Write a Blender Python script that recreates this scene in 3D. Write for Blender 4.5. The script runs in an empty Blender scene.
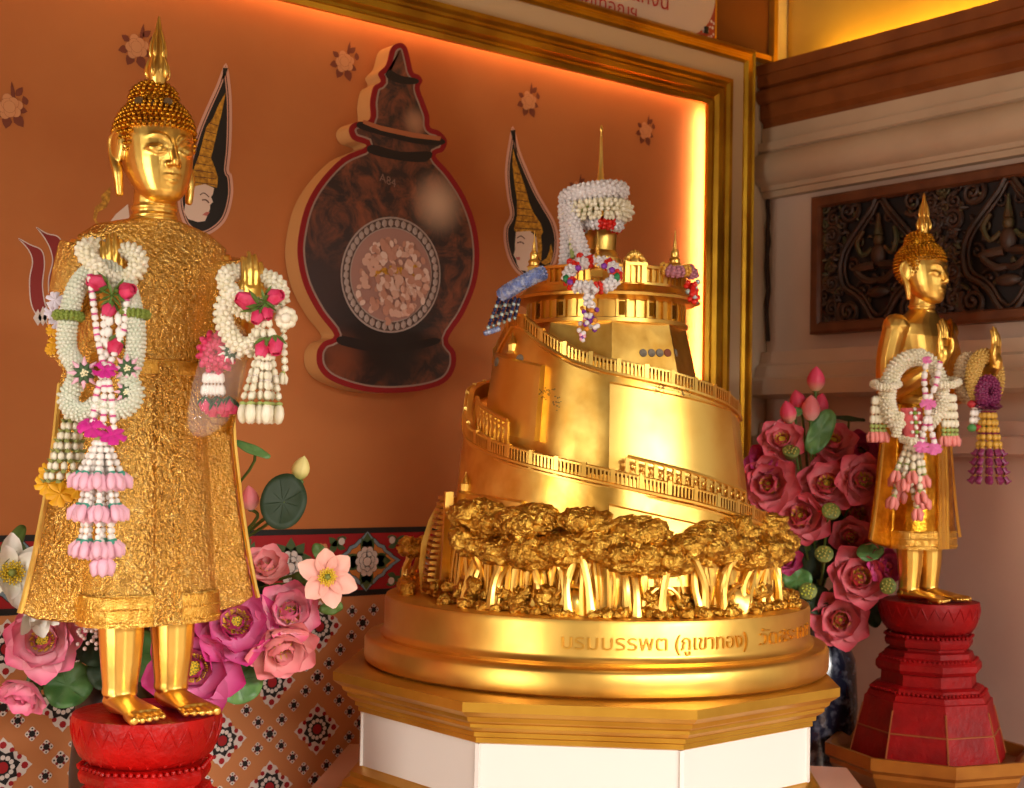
import bpy, math, random
import numpy as np
from mathutils import Vector, Matrix, noise

# ------------------------------------------------------------------ camera, world, lights, exposure
SC = bpy.context.scene
COL = SC.collection
rnd = random.Random(7)
F = 1390.0
d1 = np.array([1773, -93, -1390.]); d1 /= np.linalg.norm(d1)
d2 = np.array([-1092, -36, -1390.]); d2 -= d1 * (d1 @ d2); d2 /= np.linalg.norm(d2)
d3 = np.cross(d1, d2)
CM = np.stack([d1, d2, d3], 1)          # world -> camera rotation
CP = np.array([0, 0, 1.45])
cd = bpy.data.cameras.new('camera'); cd.sensor_width = 36; cd.lens = F / 1024 * 36
cd.clip_start = .05
cd.dof.use_dof = True; cd.dof.focus_distance = 2.55; cd.dof.aperture_fstop = 7
cam = bpy.data.objects.new('camera', cd); COL.objects.link(cam)
mw = Matrix(CM.T.tolist()).to_4x4(); mw.translation = Vector(CP); cam.matrix_world = mw
SC.camera = cam

def ray(px, py): return CM.T @ np.array([px - 512, 394 - py, -F]) / F
def at(px, py, dep): return Vector(CP + ray(px, py) * dep)
def onY(px, py, y):
    r = ray(px, py); return Vector(CP + r * (y - CP[1]) / r[1])
def onX(px, py, x):
    r = ray(px, py); return Vector(CP + r * (x - CP[0]) / r[0])
def onZ(px, py, z):
    r = ray(px, py); return Vector(CP + r * (z - CP[2]) / r[2])

def srgb(h):
    if isinstance(h, str):
        h = h.lstrip('#'); c = [int(h[i:i + 2], 16) / 255 for i in (0, 2, 4)]
    else: c = [v / 255 for v in h]
    return tuple(v / 12.92 if v <= .04045 else ((v + .055) / 1.055) ** 2.4 for v in c) + (1,)

w = bpy.data.worlds.new('hall'); SC.world = w; w.use_nodes = True
wn, wl = w.node_tree.nodes, w.node_tree.links
bg = wn['Background']; bg.inputs[1].default_value = .62
tc = wn.new('ShaderNodeTexCoord'); nz = wn.new('ShaderNodeTexNoise'); nz.inputs['Scale'].default_value = 1.6
nz.inputs['Detail'].default_value = 1
cr_ = wn.new('ShaderNodeValToRGB')
cr_.color_ramp.elements[0].position = .38; cr_.color_ramp.elements[0].color = srgb('#6b5138')
cr_.color_ramp.elements[1].position = .66; cr_.color_ramp.elements[1].color = srgb('#fff2e2')
wl.new(tc.outputs['Generated'], nz.inputs['Vector']); wl.new(nz.outputs['Fac'], cr_.inputs['Fac'])
wl.new(cr_.outputs['Color'], bg.inputs['Color'])

def area(name, loc, target, sx, sy, power, col, spread=math.pi):
    l = bpy.data.lights.new(name, 'AREA'); l.shape = 'RECTANGLE'; l.size = sx; l.size_y = sy
    l.energy = power; l.color = srgb(col)[:3]; l.spread = spread
    o = bpy.data.objects.new(name, l); COL.objects.link(o); o.location = loc
    o.rotation_euler = (Vector(target) - Vector(loc)).to_track_quat('-Z', 'Y').to_euler()
    return o
area('doorway_daylight', (-2.6, 1.2, 1.3), (2.0, 2.4, 1.2), 1.0, 2.2, 80, '#fff6e8')
area('front_entrance_daylight', (1.0, -8.0, 5.0), (1.9, 2.6, 1.0), 8.0, 3.0, 2900, '#fff8ee')
area('downlight', (1.7, 1.0, 4.3), (2.1, 2.2, 1.4), .8, .8, 8, '#ffd9a0')
def strip(name, loc, rot, L, power, col):
    o = area(name, loc, (0, 0, 0), L, .014, power, col); o.rotation_euler = rot
rad = math.radians
strip('strip_top', (1.05, 2.977, 2.562), (rad(14), 0, 0), 4.0, 3.2, '#ffb870')
strip('strip_right', (3.072, 2.966, 1.46), (rad(90), rad(90), rad(-6)), 2.1, 12, '#ffd090')
cv = area('cove_strip', (3.415, 1.9, 2.674), (3.415, 1.9, 5), .014, 1.86, 9, '#ffc440'); cv.rotation_euler = (math.pi, .25, 0)
SC.view_settings.view_transform = 'Standard'; SC.view_settings.look = 'None'
SC.view_settings.gamma = 1; SC.view_settings.use_curve_mapping = False
SC.view_settings.exposure = 0.14

# ------------------------------------------------------------------ materials
MATS = {}
def mat(name, base, rough=.5, metal=0, col2=None, vs=8, vmix=.5, bump=0, bs=60, btype='noise', attr=False, trans=0, alpha=1, emit=0, sheen=0, coat=0, ior=None, bdist=.004, rvar=0, spec=None):
    if name in MATS: return MATS[name]
    m = bpy.data.materials.new(name); m.use_nodes = True; MATS[name] = m
    n, l = m.node_tree.nodes, m.node_tree.links
    b = n['Principled BSDF']; b.inputs['Base Color'].default_value = srgb(base)
    b.inputs['Roughness'].default_value = rough; b.inputs['Metallic'].default_value = metal
    if coat: b.inputs['Coat Weight'].default_value = coat; b.inputs['Coat Roughness'].default_value = .15
    if trans: b.inputs['Transmission Weight'].default_value = trans
    if spec is not None: b.inputs['Specular IOR Level'].default_value = spec
    if ior: b.inputs['IOR'].default_value = ior
    if alpha < 1: b.inputs['Alpha'].default_value = alpha
    if emit: b.inputs['Emission Color'].default_value = srgb(base); b.inputs['Emission Strength'].default_value = emit
    if col2 or bump or rvar:
        t = n.new('ShaderNodeTexCoord')
    if col2:
        mx = n.new('ShaderNodeMix'); mx.data_type = 'RGBA'
        mx.inputs[6].default_value = srgb(base); mx.inputs[7].default_value = srgb(col2)
        if attr:
            a = n.new('ShaderNodeAttribute'); a.attribute_name = 'tone'; l.new(a.outputs['Fac'], mx.inputs[0])
        else:
            z = n.new('ShaderNodeTexNoise'); z.inputs['Scale'].default_value = vs; z.inputs['Detail'].default_value = 5
            r = n.new('ShaderNodeValToRGB'); r.color_ramp.elements[0].position = vmix - .13; r.color_ramp.elements[1].position = vmix + .13
            l.new(t.outputs['Object'], z.inputs['Vector']); l.new(z.outputs['Fac'], r.inputs['Fac']); l.new(r.outputs['Color'], mx.inputs[0])
        l.new(mx.outputs[2], b.inputs['Base Color'])
    if rvar:
        z = n.new('ShaderNodeTexNoise'); z.inputs['Scale'].default_value = 22; z.inputs['Detail'].default_value = 4
        mr = n.new('ShaderNodeMapRange'); mr.inputs[3].default_value = max(.05, rough - rvar); mr.inputs[4].default_value = rough + rvar
        l.new(t.outputs['Object'], z.inputs['Vector']); l.new(z.outputs['Fac'], mr.inputs[0]); l.new(mr.outputs[0], b.inputs['Roughness'])
    if bump:
        if btype == 'voronoi':
            z = n.new('ShaderNodeTexVoronoi'); out = z.outputs['Distance']
        else:
            z = n.new('ShaderNodeTexNoise'); z.inputs['Detail'].default_value = 3; out = z.outputs['Fac']
        z.inputs['Scale'].default_value = bs
        bp = n.new('ShaderNodeBump'); bp.inputs['Strength'].default_value = bump; bp.inputs['Distance'].default_value = bdist
        l.new(t.outputs['Object'], z.inputs['Vector']); l.new(out, bp.inputs['Height']); l.new(bp.outputs['Normal'], b.inputs['Normal'])
    return m
GOLD = mat('gold leaf', '#f3c868', .34, 1, '#dea748', 16, .5, .3, 14, rvar=.13)
GOLDB = mat('burnished gold leaf', '#f5cc6c', .34, 1, '#e6b04e', 7, .55, .12, 10, rvar=.06)
GOLDM = mat('satin gold paint', '#f2c664', .36, 1, '#e4b055', 6, .5, .2, 9, rvar=.1)
ROBE = mat('embroidered gold robe', '#fcdf90', .26, 1, '#e0b25a', 120, .36, 1, 170, bdist=.009)
HEMG = mat('chased gold border', '#f3c868', .36, 1, '#d9a548', 70, .45, .8, 300, 'voronoi', bdist=.002)
FOL = mat('textured gold foliage', '#f2c458', .34, 1, '#b98430', 60, .45, 1, 120, bdist=.01)
TRIMG = mat('gold moulding', '#dcaa40', .36, .85, '#c08a2a', 5, .5)
GFRAME = mat('gilded picture frame', '#d2a02a', .33, .85, '#a9761a', 6, .5)
PAPER = mat('orange mural print', '#be723a', .8, 0, '#b56832', 3, .5)
DADO = mat('orange dado print', '#cb8450', .6, 0, '#c07846', 3, .5)
BLK = mat('black print', '#1b1715', .6); WHT = mat('white print', '#ddd0c8', .6); REDP = mat('red print', '#a0161b', .75)
DRED = mat('dark red print', '#8c2420', .6); BLUEP = mat('blue grey print', '#7f97a4', .6); GRNP = mat('leaf green print', '#4a6038', .6)
ORP = mat('orange print', '#d08038', .6); PEACH = mat('peach print', '#d29060', .65); LEAFB = mat('brown leaf print', '#7a3a26', .65)
FACEP = mat('pale face print', '#e3c8b6', .6); YELP = mat('ochre gold print', '#dba030', .55, 0, '#a06a18', 120, .5); PINKB = mat('pink border print', '#d8a48e', .6)
LINE = mat('brown line print', '#5a2f22', .6); LIPS = mat('rose lip print', '#c06a60', .6)
CREAM = mat('cream wall paint', '#cdb79e', .7, 0, '#c2ab92', 3, .5, .05, 20)
MAT_CREAM = mat('cream mount board', '#cbb08a', .7)
WALLP = mat('pinkish plaster', '#cdb3a0', .65, 0, '#c0a490', 2, .5, .08, 8)
WOOD = mat('brown varnished wood', '#8a4a1c', .45, 0, '#73380f', 6, .5, .1, 20)
DWOOD = mat('dark carved wood', '#432819', .5, 0, '#2c1a14', 20, .5, .3, 60)
DWOOD2 = mat('recessed dark wood', '#20130f', .7)
FWOOD = mat('reddish wood frame', '#6b3a1e', .5, 0, '#54290f', 12, .5)
PATINA = mat('worn gilding on carving', '#54381d', .5, .3, '#4a4a30', 25, .5, .3, 60)
WHITEP = mat('white lacquered panel', '#dcd6d0', .35)
PINKF = mat('pink stone slab', '#d2a38c', .35, 0, '#c79680', 4, .5)
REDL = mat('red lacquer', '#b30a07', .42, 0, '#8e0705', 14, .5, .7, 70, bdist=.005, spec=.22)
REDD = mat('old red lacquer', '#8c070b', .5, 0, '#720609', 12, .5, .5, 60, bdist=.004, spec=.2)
FLOORM = mat('beige stone floor', '#a88d78', .4)
SILV = mat('worn coin metal', '#8f8474', .6, .25, '#6d6254', 60, .5); COPP = mat('copper coin metal', '#8a4a30', .6, .3)
PEARL = mat('pale pearl bead', '#e3e2d2', .35, 0, '#d2d8c4', 60, .5); JAS = mat('jasmine bud white', '#f1ead6', .5, 0, '#e6dfc2', 50, .5)
WHB = mat('bright white bead', '#f2ece6', .4); LGREEN = mat('pale calyx green', '#a3b266', .55); OLIVE = mat('olive green bead', '#7d8f37', .5)
MAG = mat('magenta ribbon', '#d22a92', .45); ROSE = mat('crimson rosebud', '#c41a48', .55, 0, '#dd4272', 60, .5)
LILAC = mat('lilac pink petal bud', '#eab4c8', .55); TEAL = mat('teal calyx', '#3f9d86', .5); YEL = mat('marigold ribbon', '#f0ae1c', .5)
CORALB = mat('coral pink bud', '#e48a84', .55); PINKS = mat('pink spacer bead', '#e05aa0', .45); TAN = mat('tan wooden bead', '#cba455', .5)
PURP = mat('plum purple bead', '#7a2050', .45); OCH = mat('ochre bead', '#c99a3a', .45)
CRYS = mat('clear crystal bead', '#fbf6f8', .15, 0, trans=.25, ior=1.5); REDC = mat('red crystal bead', '#d6281e', .15); VIOC = mat('violet crystal bead', '#7a2f9c', .15)
BLUEC = mat('blue sequin', '#7186c4', .3, .25, '#c3cde4', 90, .55, 1, 200); NAVY = mat('navy bead', '#1d2552', .2); AQUA = mat('silver aqua bead', '#b9cfcd', .2, .3)
STEMG = mat('green stem', '#4f6a2c', .55); LEAFG = mat('green lotus leaf', '#3f7035', .45, 0, '#6f9a58', 14, .55); DLEAF = mat('dark green leaf', '#1f3518', .6)
YSTAM = mat('yellow stamens', '#e3c62f', .6); PODG = mat('olive seed pod', '#7b8438', .6, 0, '#4e5c28', 30, .5)
VASEB = mat('blue and white porcelain', '#20263c', .2, 0, '#8f97ac', 30, .62, coat=.4); VASED = mat('dark brown ceramic', '#2a1a16', .3)
def petal_mat(n, base, tip): return mat(n, base, .5, 0, tip, attr=True)
P_PINK = petal_mat('pink petal', '#ffe0e6', '#f06d98'); P_MAG = petal_mat('magenta petal', '#f5a8d0', '#dc2f8c'); P_CORAL = petal_mat('coral petal', '#f8c6be', '#e98088')
P_ROSE = petal_mat('rose petal', '#eea0a4', '#d24a5e'); P_WHITE = petal_mat('white petal', '#e9ead8', '#f5f2ee'); P_BLUSH = petal_mat('blush petal', '#e79c90', '#f3c3b4')
P_RMAG = petal_mat('dark magenta petal', '#e684b0', '#c42a78'); P_BUD = petal_mat('pink bud petal', '#d9c49a', '#e0466c'); P_GBUD = petal_mat('green yellow bud petal', '#7f9a40', '#e8dc90')
BAG = mat('clear plastic film', '#fff6ee', .05, 0, alpha=.09)
TXTR = mat('red lettering', '#b02020', .6)

# ------------------------------------------------------------------ mesh helpers
def ico(sub):
    import bmesh
    bm = bmesh.new(); bmesh.ops.create_icosphere(bm, subdivisions=sub, radius=1)
    v = np.array([x.co[:] for x in bm.verts]); bm.verts.index_update(); f = [[q.index for q in p.verts] for p in bm.faces]; bm.free()
    return v, f
ICO = {1: ico(1), 2: ico(2), 3: ico(3), 4: ico(4)}
V = Vector
def basis(d, up=(0, 0, 1)):
    z = V(d).normalized(); u = V(up)
    if abs(z.dot(u)) > .97: u = V((0, 1, 0))
    x = u.cross(z).normalized(); y = z.cross(x)
    return Matrix((x, y, z)).transposed()          # columns x y z
def crv(pts, n=8, closed=False):
    P = [V(p) for p in pts]; out = []; N = len(P)
    if closed: rng = range(N)
    else: rng = range(N - 1)
    for i in rng:
        if closed: a, b, c, d = P[i - 1], P[i], P[(i + 1) % N], P[(i + 2) % N]
        else: a, b, c, d = P[max(i - 1, 0)], P[i], P[i + 1], P[min(i + 2, N - 1)]
        for k in range(n):
            t = k / n
            out.append(.5 * ((2 * b) + (c - a) * t + (2 * a - 5 * b + 4 * c - d) * t * t + (3 * b - a - 3 * c + d) * t ** 3))
    if not closed: out.append(P[-1])
    return out
class MB:
    def __init__(s): s.v = []; s.f = []; s.mi = []; s.t = []
    def add(s, v, f, mi=0, tone=0.0):
        o = len(s.v); s.v += [tuple(p) for p in v]; s.f += [[i + o for i in q] for q in f]; s.mi += [mi] * len(f)
        s.t += list(tone) if isinstance(tone, (list, tuple)) else [tone] * len(v)
    def ball(s, c, r, rot=None, sub=1, mi=0, tone=0.0):
        v, f = ICO[sub]; r = np.array(r if hasattr(r, '__len__') else (r, r, r)); p = v * r
        if rot is not None: p = p @ np.array(rot).T
        s.add(p + np.array(c[:]), f, mi, tone)
    def box(s, c, h, rot=None, mi=0):
        p = np.array([[x, y, z] for x in (-1, 1) for y in (-1, 1) for z in (-1, 1)], float) * np.array(h)
        if rot is not None: p = p @ np.array(rot).T
        s.add(p + np.array(c[:]), [[0, 1, 3, 2], [4, 6, 7, 5], [0, 4, 5, 1], [2, 3, 7, 6], [0, 2, 6, 4], [1, 5, 7, 3]], mi)
    def loft(s, secs, closed=False, caps=True, mi=0, tone=0.0):
        n = len(secs[0]); v = [p for q in secs for p in q]; f = []; m = len(secs)
        for i in range(m if closed else m - 1):
            a, b = i * n, ((i + 1) % m) * n
            for k in range(n): f.append([a + k, a + (k + 1) % n, b + (k + 1) % n, b + k])
        if caps and not closed: f.append(list(range(n))[::-1]); f.append([(m - 1) * n + k for k in range(n)])
        s.add(v, f, mi, tone)
    def tube(s, pts, r, seg=8, closed=False, mi=0, flat=1.0, up=(0, 0, 1), tone=0.0):
        P = [V(p) for p in pts]; N = len(P); secs = []; prev = None
        for i, p in enumerate(P):
            if closed: t = P[(i + 1) % N] - P[i - 1]
            else: t = P[min(i + 1, N - 1)] - P[max(i - 1, 0)]
            t.normalize()
            if prev is None: x = basis(t, up).col[0].copy()
            else:
                x = prev - t * prev.dot(t)
                x = x.normalized() if x.length > 1e-6 else basis(t, up).col[0].copy()
            prev = x; y = t.cross(x); rr = r[i] if hasattr(r, '__len__') else r
            secs.append([p + x * math.cos(a) * rr + y * math.sin(a) * rr * flat for a in (2 * math.pi * k / seg for k in range(seg))])
        s.loft(secs, closed, True, mi, tone)
    def lathe(s, prof, seg=32, c=(0, 0, 0), a0=0, mi=0, caps=True):
        s.loft([[(c[0] + r * math.cos(a0 + 2 * math.pi * k / seg), c[1] + r * math.sin(a0 + 2 * math.pi * k / seg), c[2] + z) for k in range(seg)] for r, z in prof], False, caps, mi)
    def prism(s, poly, p0, p1, ux, uy, mi=0):
        ux, uy = V(ux), V(uy)
        s.loft([[V(p0) + ux * a + uy * b for a, b in poly], [V(p1) + ux * a + uy * b for a, b in poly]], False, True, mi)
    def flat(s, pts, mi=0):
        s.add(pts, [list(range(len(pts)))], mi)
    def build(s, name, mats, parent=None, smooth=True, sharp=40, loc=None, rotz=None):
        me = bpy.data.meshes.new(name); me.from_pydata(s.v, [], s.f)
        for m in (mats if isinstance(mats, (list, tuple)) else [mats]): me.materials.append(m)
        me.polygons.foreach_set('material_index', s.mi); me.polygons.foreach_set('use_smooth', [smooth] * len(s.f))
        if any(s.t):
            a = me.attributes.new('tone', 'FLOAT', 'POINT'); a.data.foreach_set('value', s.t)
        me.update()
        import bmesh
        bm = bmesh.new(); bm.from_mesh(me); bmesh.ops.recalc_face_normals(bm, faces=bm.faces); bm.to_mesh(me); bm.free()
        if smooth: me.set_sharp_from_angle(angle=math.radians(sharp))
        return link(name, me, parent, loc, rotz)
    def remesh(s, name, m, parent, voxel, smooth=4):
        me = bpy.data.meshes.new('tmp'); me.from_pydata(s.v, [], s.f)
        import bmesh
        bm = bmesh.new(); bm.from_mesh(me); bmesh.ops.recalc_face_normals(bm, faces=bm.faces); bm.to_mesh(me); bm.free()
        o = bpy.data.objects.new('tmp', me); COL.objects.link(o)
        r = o.modifiers.new('r', 'REMESH'); r.mode = 'VOXEL'; r.voxel_size = voxel; r.use_smooth_shade = True
        if smooth:
            q = o.modifiers.new('s', 'SMOOTH'); q.iterations = smooth; q.factor = .5
        dg = bpy.context.evaluated_depsgraph_get()
        new = bpy.data.meshes.new_from_object(o.evaluated_get(dg)); bpy.data.objects.remove(o); bpy.data.meshes.remove(me)
        new.name = name; new.materials.clear(); new.materials.append(m)
        new.polygons.foreach_set('use_smooth', [True] * len(new.polygons))
        return link(name, new, parent)
def link(name, me, parent=None, loc=None, rotz=None):
    o = bpy.data.objects.new(name, me); COL.objects.link(o)
    if parent: o.parent = parent
    if loc is not None: o.location = loc
    if rotz is not None: o.rotation_euler[2] = rotz
    return o
def tag(o, label, cat, group=None, kind=None):
    o['label'] = label; o['category'] = cat
    if group: o['group'] = group
    if kind: o['kind'] = kind
    return o
def thing(name, label, cat, loc=(0, 0, 0), rotz=0, group=None, scale=1):
    o = bpy.data.objects.new(name, None); o.empty_display_size = .05; COL.objects.link(o)
    o.location = loc; o.rotation_euler[2] = rotz; o.scale = (scale,) * 3
    return tag(o, label, cat, group)
def struct(o): o['kind'] = 'structure'; return o
def lab(o, t): o['label'] = t; return o
def orgn(o):
    """move a world-space child mesh into its parent's space (parent is an unrotated Empty)"""
    p = o.parent.location; o.location = -V(p); return o

def text_pts(s, size):
    cu = bpy.data.curves.new('t', 'FONT'); cu.body = s; cu.size = size; cu.resolution_u = 3
    o = bpy.data.objects.new('t', cu); COL.objects.link(o); dg = bpy.context.evaluated_depsgraph_get()
    me = bpy.data.meshes.new_from_object(o.evaluated_get(dg)); bpy.data.objects.remove(o)
    v = [q.co.copy() for q in me.vertices]; f = [list(p.vertices) for p in me.polygons]; bpy.data.meshes.remove(me); return v, f
# ------------------------------------------------------------------ room shell
WX, WY = 3.385, 3.0
b = MB(); b.box((1.2, 3.06, 2.2), (2.45, .055, 2.2)); struct(b.build('wall_left', CREAM))
b = MB(); b.box((1.0, -.5, -.03), (3.6, 4.6, .03)); struct(b.build('floor', FLOORM))
b = MB(); b.box((1.4, -3.0, 3.67), (4.2, .12, .79)); b.box((-2.2, -3.0, 1.7), (.25, .14, 1.7)); b.box((5.0, -3.0, 1.7), (.25, .14, 1.7)); struct(b.build('added_shade_lintel', CREAM, smooth=False))  # lintel wall added out of view to cut front light off the upper mural
b = MB(); b.box((1.0, .03, 4.46), (3.6, 3.15, .05)); struct(b.build('ceiling', mat('dark wooden ceiling', '#5a3a22', .6)))
# right wall with its lower mass and stacked mouldings, seen in profile along +Y
def wall_prof(name, prof, m, y0=2.998, y1=.9):
    b = MB(); b.prism(prof, (0, y0, 0), (0, y1, 0), (1, 0, 0), (0, 0, 1)); return struct(b.build(name, m, sharp=30))
wall_prof('wall_right', [(WX, 0), (WX, 1.64), (WX, 2.51), (3.5, 2.51), (3.5, 0)], WALLP)
wall_prof('wall_right_upper', [(3.47, 2.5), (3.47, 4.4), (3.54, 4.4), (3.54, 2.5)], mat('gold painted wall', '#c8a24a', .5, .3, '#b9923c', 3, .5))
roll = [(WX + .01, 2.50), (WX - .035, 2.50), (WX - .035, 2.455), (WX - .05, 2.45), (WX - .05, 2.425)]
roll += [(WX - .03 - .05 * math.cos(a), 2.365 + .055 * math.sin(a)) for a in np.linspace(1.35, -1.35, 12)]
roll += [(WX - .04, 2.305), (WX - .04, 2.297), (WX - .028, 2.295), (WX - .028, 2.277), (WX + .01, 2.275)]
wall_prof('trim_1', roll, mat('beige stone moulding', '#c2a88c', .55, 0, '#b69a7e', 3, .5))
led = [(WX + .01, 1.785), (WX - .025, 1.783), (WX - .03, 1.745), (WX - .05, 1.735), (WX - .055, 1.70), (WX - .075, 1.69), (WX - .08, 1.645), (WX - .02, 1.635), (WX + .01, 1.635)]
wall_prof('trim_2', led, mat('beige stone ledge', '#c8ad96', .55, 0, '#bb9e88', 3, .5))
led = [(WX + .01, 1.56), (WX - .03, 1.558), (WX - .034, 1.52), (WX - .06, 1.515), (WX - .065, 1.47), (WX - .02, 1.46), (WX - .02, .02), (WX + .01, .02)]
wall_prof('trim_3', led, mat('pinkish stone dado', '#c2a091', .5, 0, '#b69385', 2, .5))
corn = [(3.49, 2.5), (WX - .03, 2.5), (WX - .03, 2.515), (WX - .045, 2.53), (WX - .045, 2.575)]
corn += [(WX - .045 + .03 * math.sin(a) * 0 - .022 * math.sin(a), 2.60 + .025 * -math.cos(a)) for a in np.linspace(0, math.pi, 7)]
corn += [(WX - .06, 2.632), (WX - .06, 2.665), (WX - .065, 2.668), (WX - .065, 2.7), (WX - .03, 2.7), (WX - .03, 2.665), (3.49, 2.665)]
wall_prof('trim_4', corn, WOOD)
# cracked corner filler line
b = MB(); pts = []
z = 2.5
while z > 1.8:
    pts.append((WX - .008 + rnd.uniform(-.006, .006), 2.99, z)); z -= .04
b.tube(pts, [.006 + rnd.random() * .004 for _ in pts], 6); o = struct(b.build('trim_5', mat('dark crack', '#3a2a22', .9)))

# ------------------------------------------------------------------ gilded frame round the mural
def frame_sweep(prof, xl, xr, zb, zt, yface, m, name, parent):
    nodes = [(xr, zb, 1, 0), (xr, zt, 1, 1), (xl, zt, -1, 1), (xl, zb, -1, 0)]
    b = MB(); b.loft([[(x + sx * o, yface - d, z + sz * o) for o, d in prof] for x, z, sx, sz in nodes]); return orgn(b.build(name, m, parent, sharp=25))
FR = thing('picture_frame', 'stepped gold picture frame with cream border around the orange mural', 'picture frame', (3.1, 2.96, .4))
XR, ZT = 3.045, 2.522
pr = [(0, 0), (0, .012), (.012, .018), (.018, .012), (.026, .012), (.034, .026), (.05, .03), (.058, .024), (.066, .024), (.074, .034), (.086, .034), (.088, 0)]
frame_sweep(pr, -1.1, XR, .4, ZT, 2.955, GFRAME, 'inner_moulding', FR)
lab(frame_sweep([(.086, 0), (.086, .014), (.156, .014), (.156, 0)], -1.1, XR, .4, ZT, 2.957, MAT_CREAM, 'mount', FR), 'flat cream border')
pr = [(.154, 0), (.154, .02), (.160, .03), (.172, .03), (.176, .022), (.186, .022), (.192, .03), (.2, .024), (.204, 0)]
frame_sweep(pr, -1.1, XR, .4, ZT, 2.957, GFRAME, 'outer_moulding', FR)
frame_sweep([(.05, .0), (.05, -.043), (.2, -.043), (.2, .0)], -1.1, XR, .4, ZT, 2.957, WOOD, 'backing_frame', FR)

# ------------------------------------------------------------------ mural
MY = 2.998
MU = thing('mural', 'orange printed wall mural with painted flowers, guardian heads and patterned tile dado', 'mural', (1.0, MY, .3))
def msheet(name, x0, x1, z0, z1, m, y=MY):
    b = MB(); b.box(((x0 + x1) / 2, y + .001, (z0 + z1) / 2), ((x1 - x0) / 2, .001, (z1 - z0) / 2)); return orgn(b.build(name, m, MU, smooth=False))
msheet('printed_panel', -1.1, 3.12, 1.25, 2.58, PAPER)
ml = [DADO, BLK, WHT, REDP, DRED]
b = MB(); b.box((1.0, MY + .001, .69), (2.1, .001, .39), mi=0)
def disc(b, x, z, r, y, mi, n=20, rz=None):
    b.flat([(x + r * math.cos(2 * math.pi * k / n), y, z + (rz or r) * math.sin(2 * math.pi * k / n)) for k in range(n)][::-1], mi)
def big_motif(b, x, z):
    y = MY - .0006; R = .064
    pts = []
    for q in range(4):
        a0 = q * math.pi / 2
        for t, r in ((0, 1), (.12, .83), (.2, .83), (.3, .76), (.42, .62), (.5, .68), (.58, .62), (.7, .76), (.8, .83), (.88, .83)):
            a = a0 + t * math.pi / 2
            pts.append((x + R * r * math.cos(a), y, z + R * r * math.sin(a)))
    b.flat(pts, 2)
    for q in range(4):
        for da, rr, s in ((0, .74, .15), (.5, .63, .11), (-.5, .63, .11)):
            a = q * math.pi / 2 + da
            disc(b, x + R * rr * math.cos(a), z + R * rr * math.sin(a), R * s * .8, y - .0004, 3, 8)
    b.flat([(x + R * (.60 if k % 2 == 0 else .46) * math.cos(math.pi * k / 8 + .2), y - .0008, z + R * (.60 if k % 2 == 0 else .46) * math.sin(math.pi * k / 8 + .2)) for k in range(16)], 1)
    for k in range(12): disc(b, x + R * .33 * math.cos(k * math.pi / 6), z + R * .33 * math.sin(k * math.pi / 6), R * .085, y - .0012, 2, 8)
    disc(b, x, z, R * .19, y - .0012, 3, 16)
def small_motif(b, x, z, s=1.0):
    y = MY - .0006; R = .0155 * s
    pts = []
    for q in range(4):
        for t, r in ((0, 1.), (.18, .92), (.5, .72), (.82, .92)):
            a = q * math.pi / 2 + t * math.pi / 2; pts.append((x + R * r * math.cos(a), y, z + R * r * math.sin(a)))
    b.flat(pts, 2)
    for q in range(4):
        a = q * math.pi / 2 + math.pi / 4
        disc(b, x + R * .55 * math.cos(a), z + R * .55 * math.sin(a), R * .2, y - .0004, 4, 6)
        disc(b, x + R * .72 * math.cos(q * math.pi / 2), z + R * .72 * math.sin(q * math.pi / 2), R * .13, y - .0004, 1, 6)
    disc(b, x, z, R * .46, y - .0006, 1, 8)
DXS, DZS = .2545, .25
for i in range(-5, 3):
    for j in range(-2, 2):
        for ox, oz in ((0, 0), (.5, .5)):
            x = 1.762 + (i + ox) * DXS; z = .76 + (j + oz) * DZS
            if .32 < z < 1.06 and x > .75: big_motif(b, x, z)
for i in range(-9, 6):
    for j in range(-5, 4):
        cx, cz = 1.632 + i * DXS / 2, .762 + j * DZS / 2
        if (i + j) % 2: continue
        for t in range(4):
            for sg in (1, -1):
                if t == 0 and sg < 0: continue
                x = cx + t * DXS / 8; z = cz + sg * t * DZS / 8
                if .32 < z < 1.065 and .75 < x < 2.3: small_motif(b, x, z, 1.25 if t == 0 else 1)
orgn(b.build('tile_dado', ml, MU, smooth=False))
# red border band
bm_ = [REDP, BLK, BLUEP, ORP, GRNP, WHT, PEACH]
b = MB(); zc, hh = 1.166, .084
b.box((1.0, MY + .001, zc), (2.1, .001, hh), mi=0)
for z in (zc + hh - .006, zc - hh + .006): b.box((1.0, MY - .0005, z), (2.1, .0006, .007), mi=1)
def lozenge(b, x, z, R, RZ, y, mi):
    pts = []
    for q in range(4):
        for t, r in ((0, 1), (.14, .79), (.2, .77), (.36, .68), (.5, .72), (.64, .68), (.8, .77), (.86, .79)):
            a = (q + t) * math.pi / 2; pts.append((x + R * r * math.cos(a), y, z + RZ * r * math.sin(a)))
    b.flat(pts, mi)
def wflower(b, x, z, s, y):
    for ring, n, rr, pr in ((0, 10, .8, .32), (1, 7, .45, .3)):
        for k in range(n):
            a = 2 * math.pi * k / n + ring * .3
            disc(b, x + s * rr * math.cos(a), z + s * 1.15 * rr * math.sin(a), s * pr * 1.12, y - ring * .0004, 1, 10); disc(b, x + s * rr * math.cos(a), z + s * 1.15 * rr * math.sin(a), s * pr, y - .0002 - ring * .0004, 5, 10)
    disc(b, x, z, s * .42, y - .0009, 1, 12); disc(b, x, z, s * .37, y - .001, 5, 12)
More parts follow.
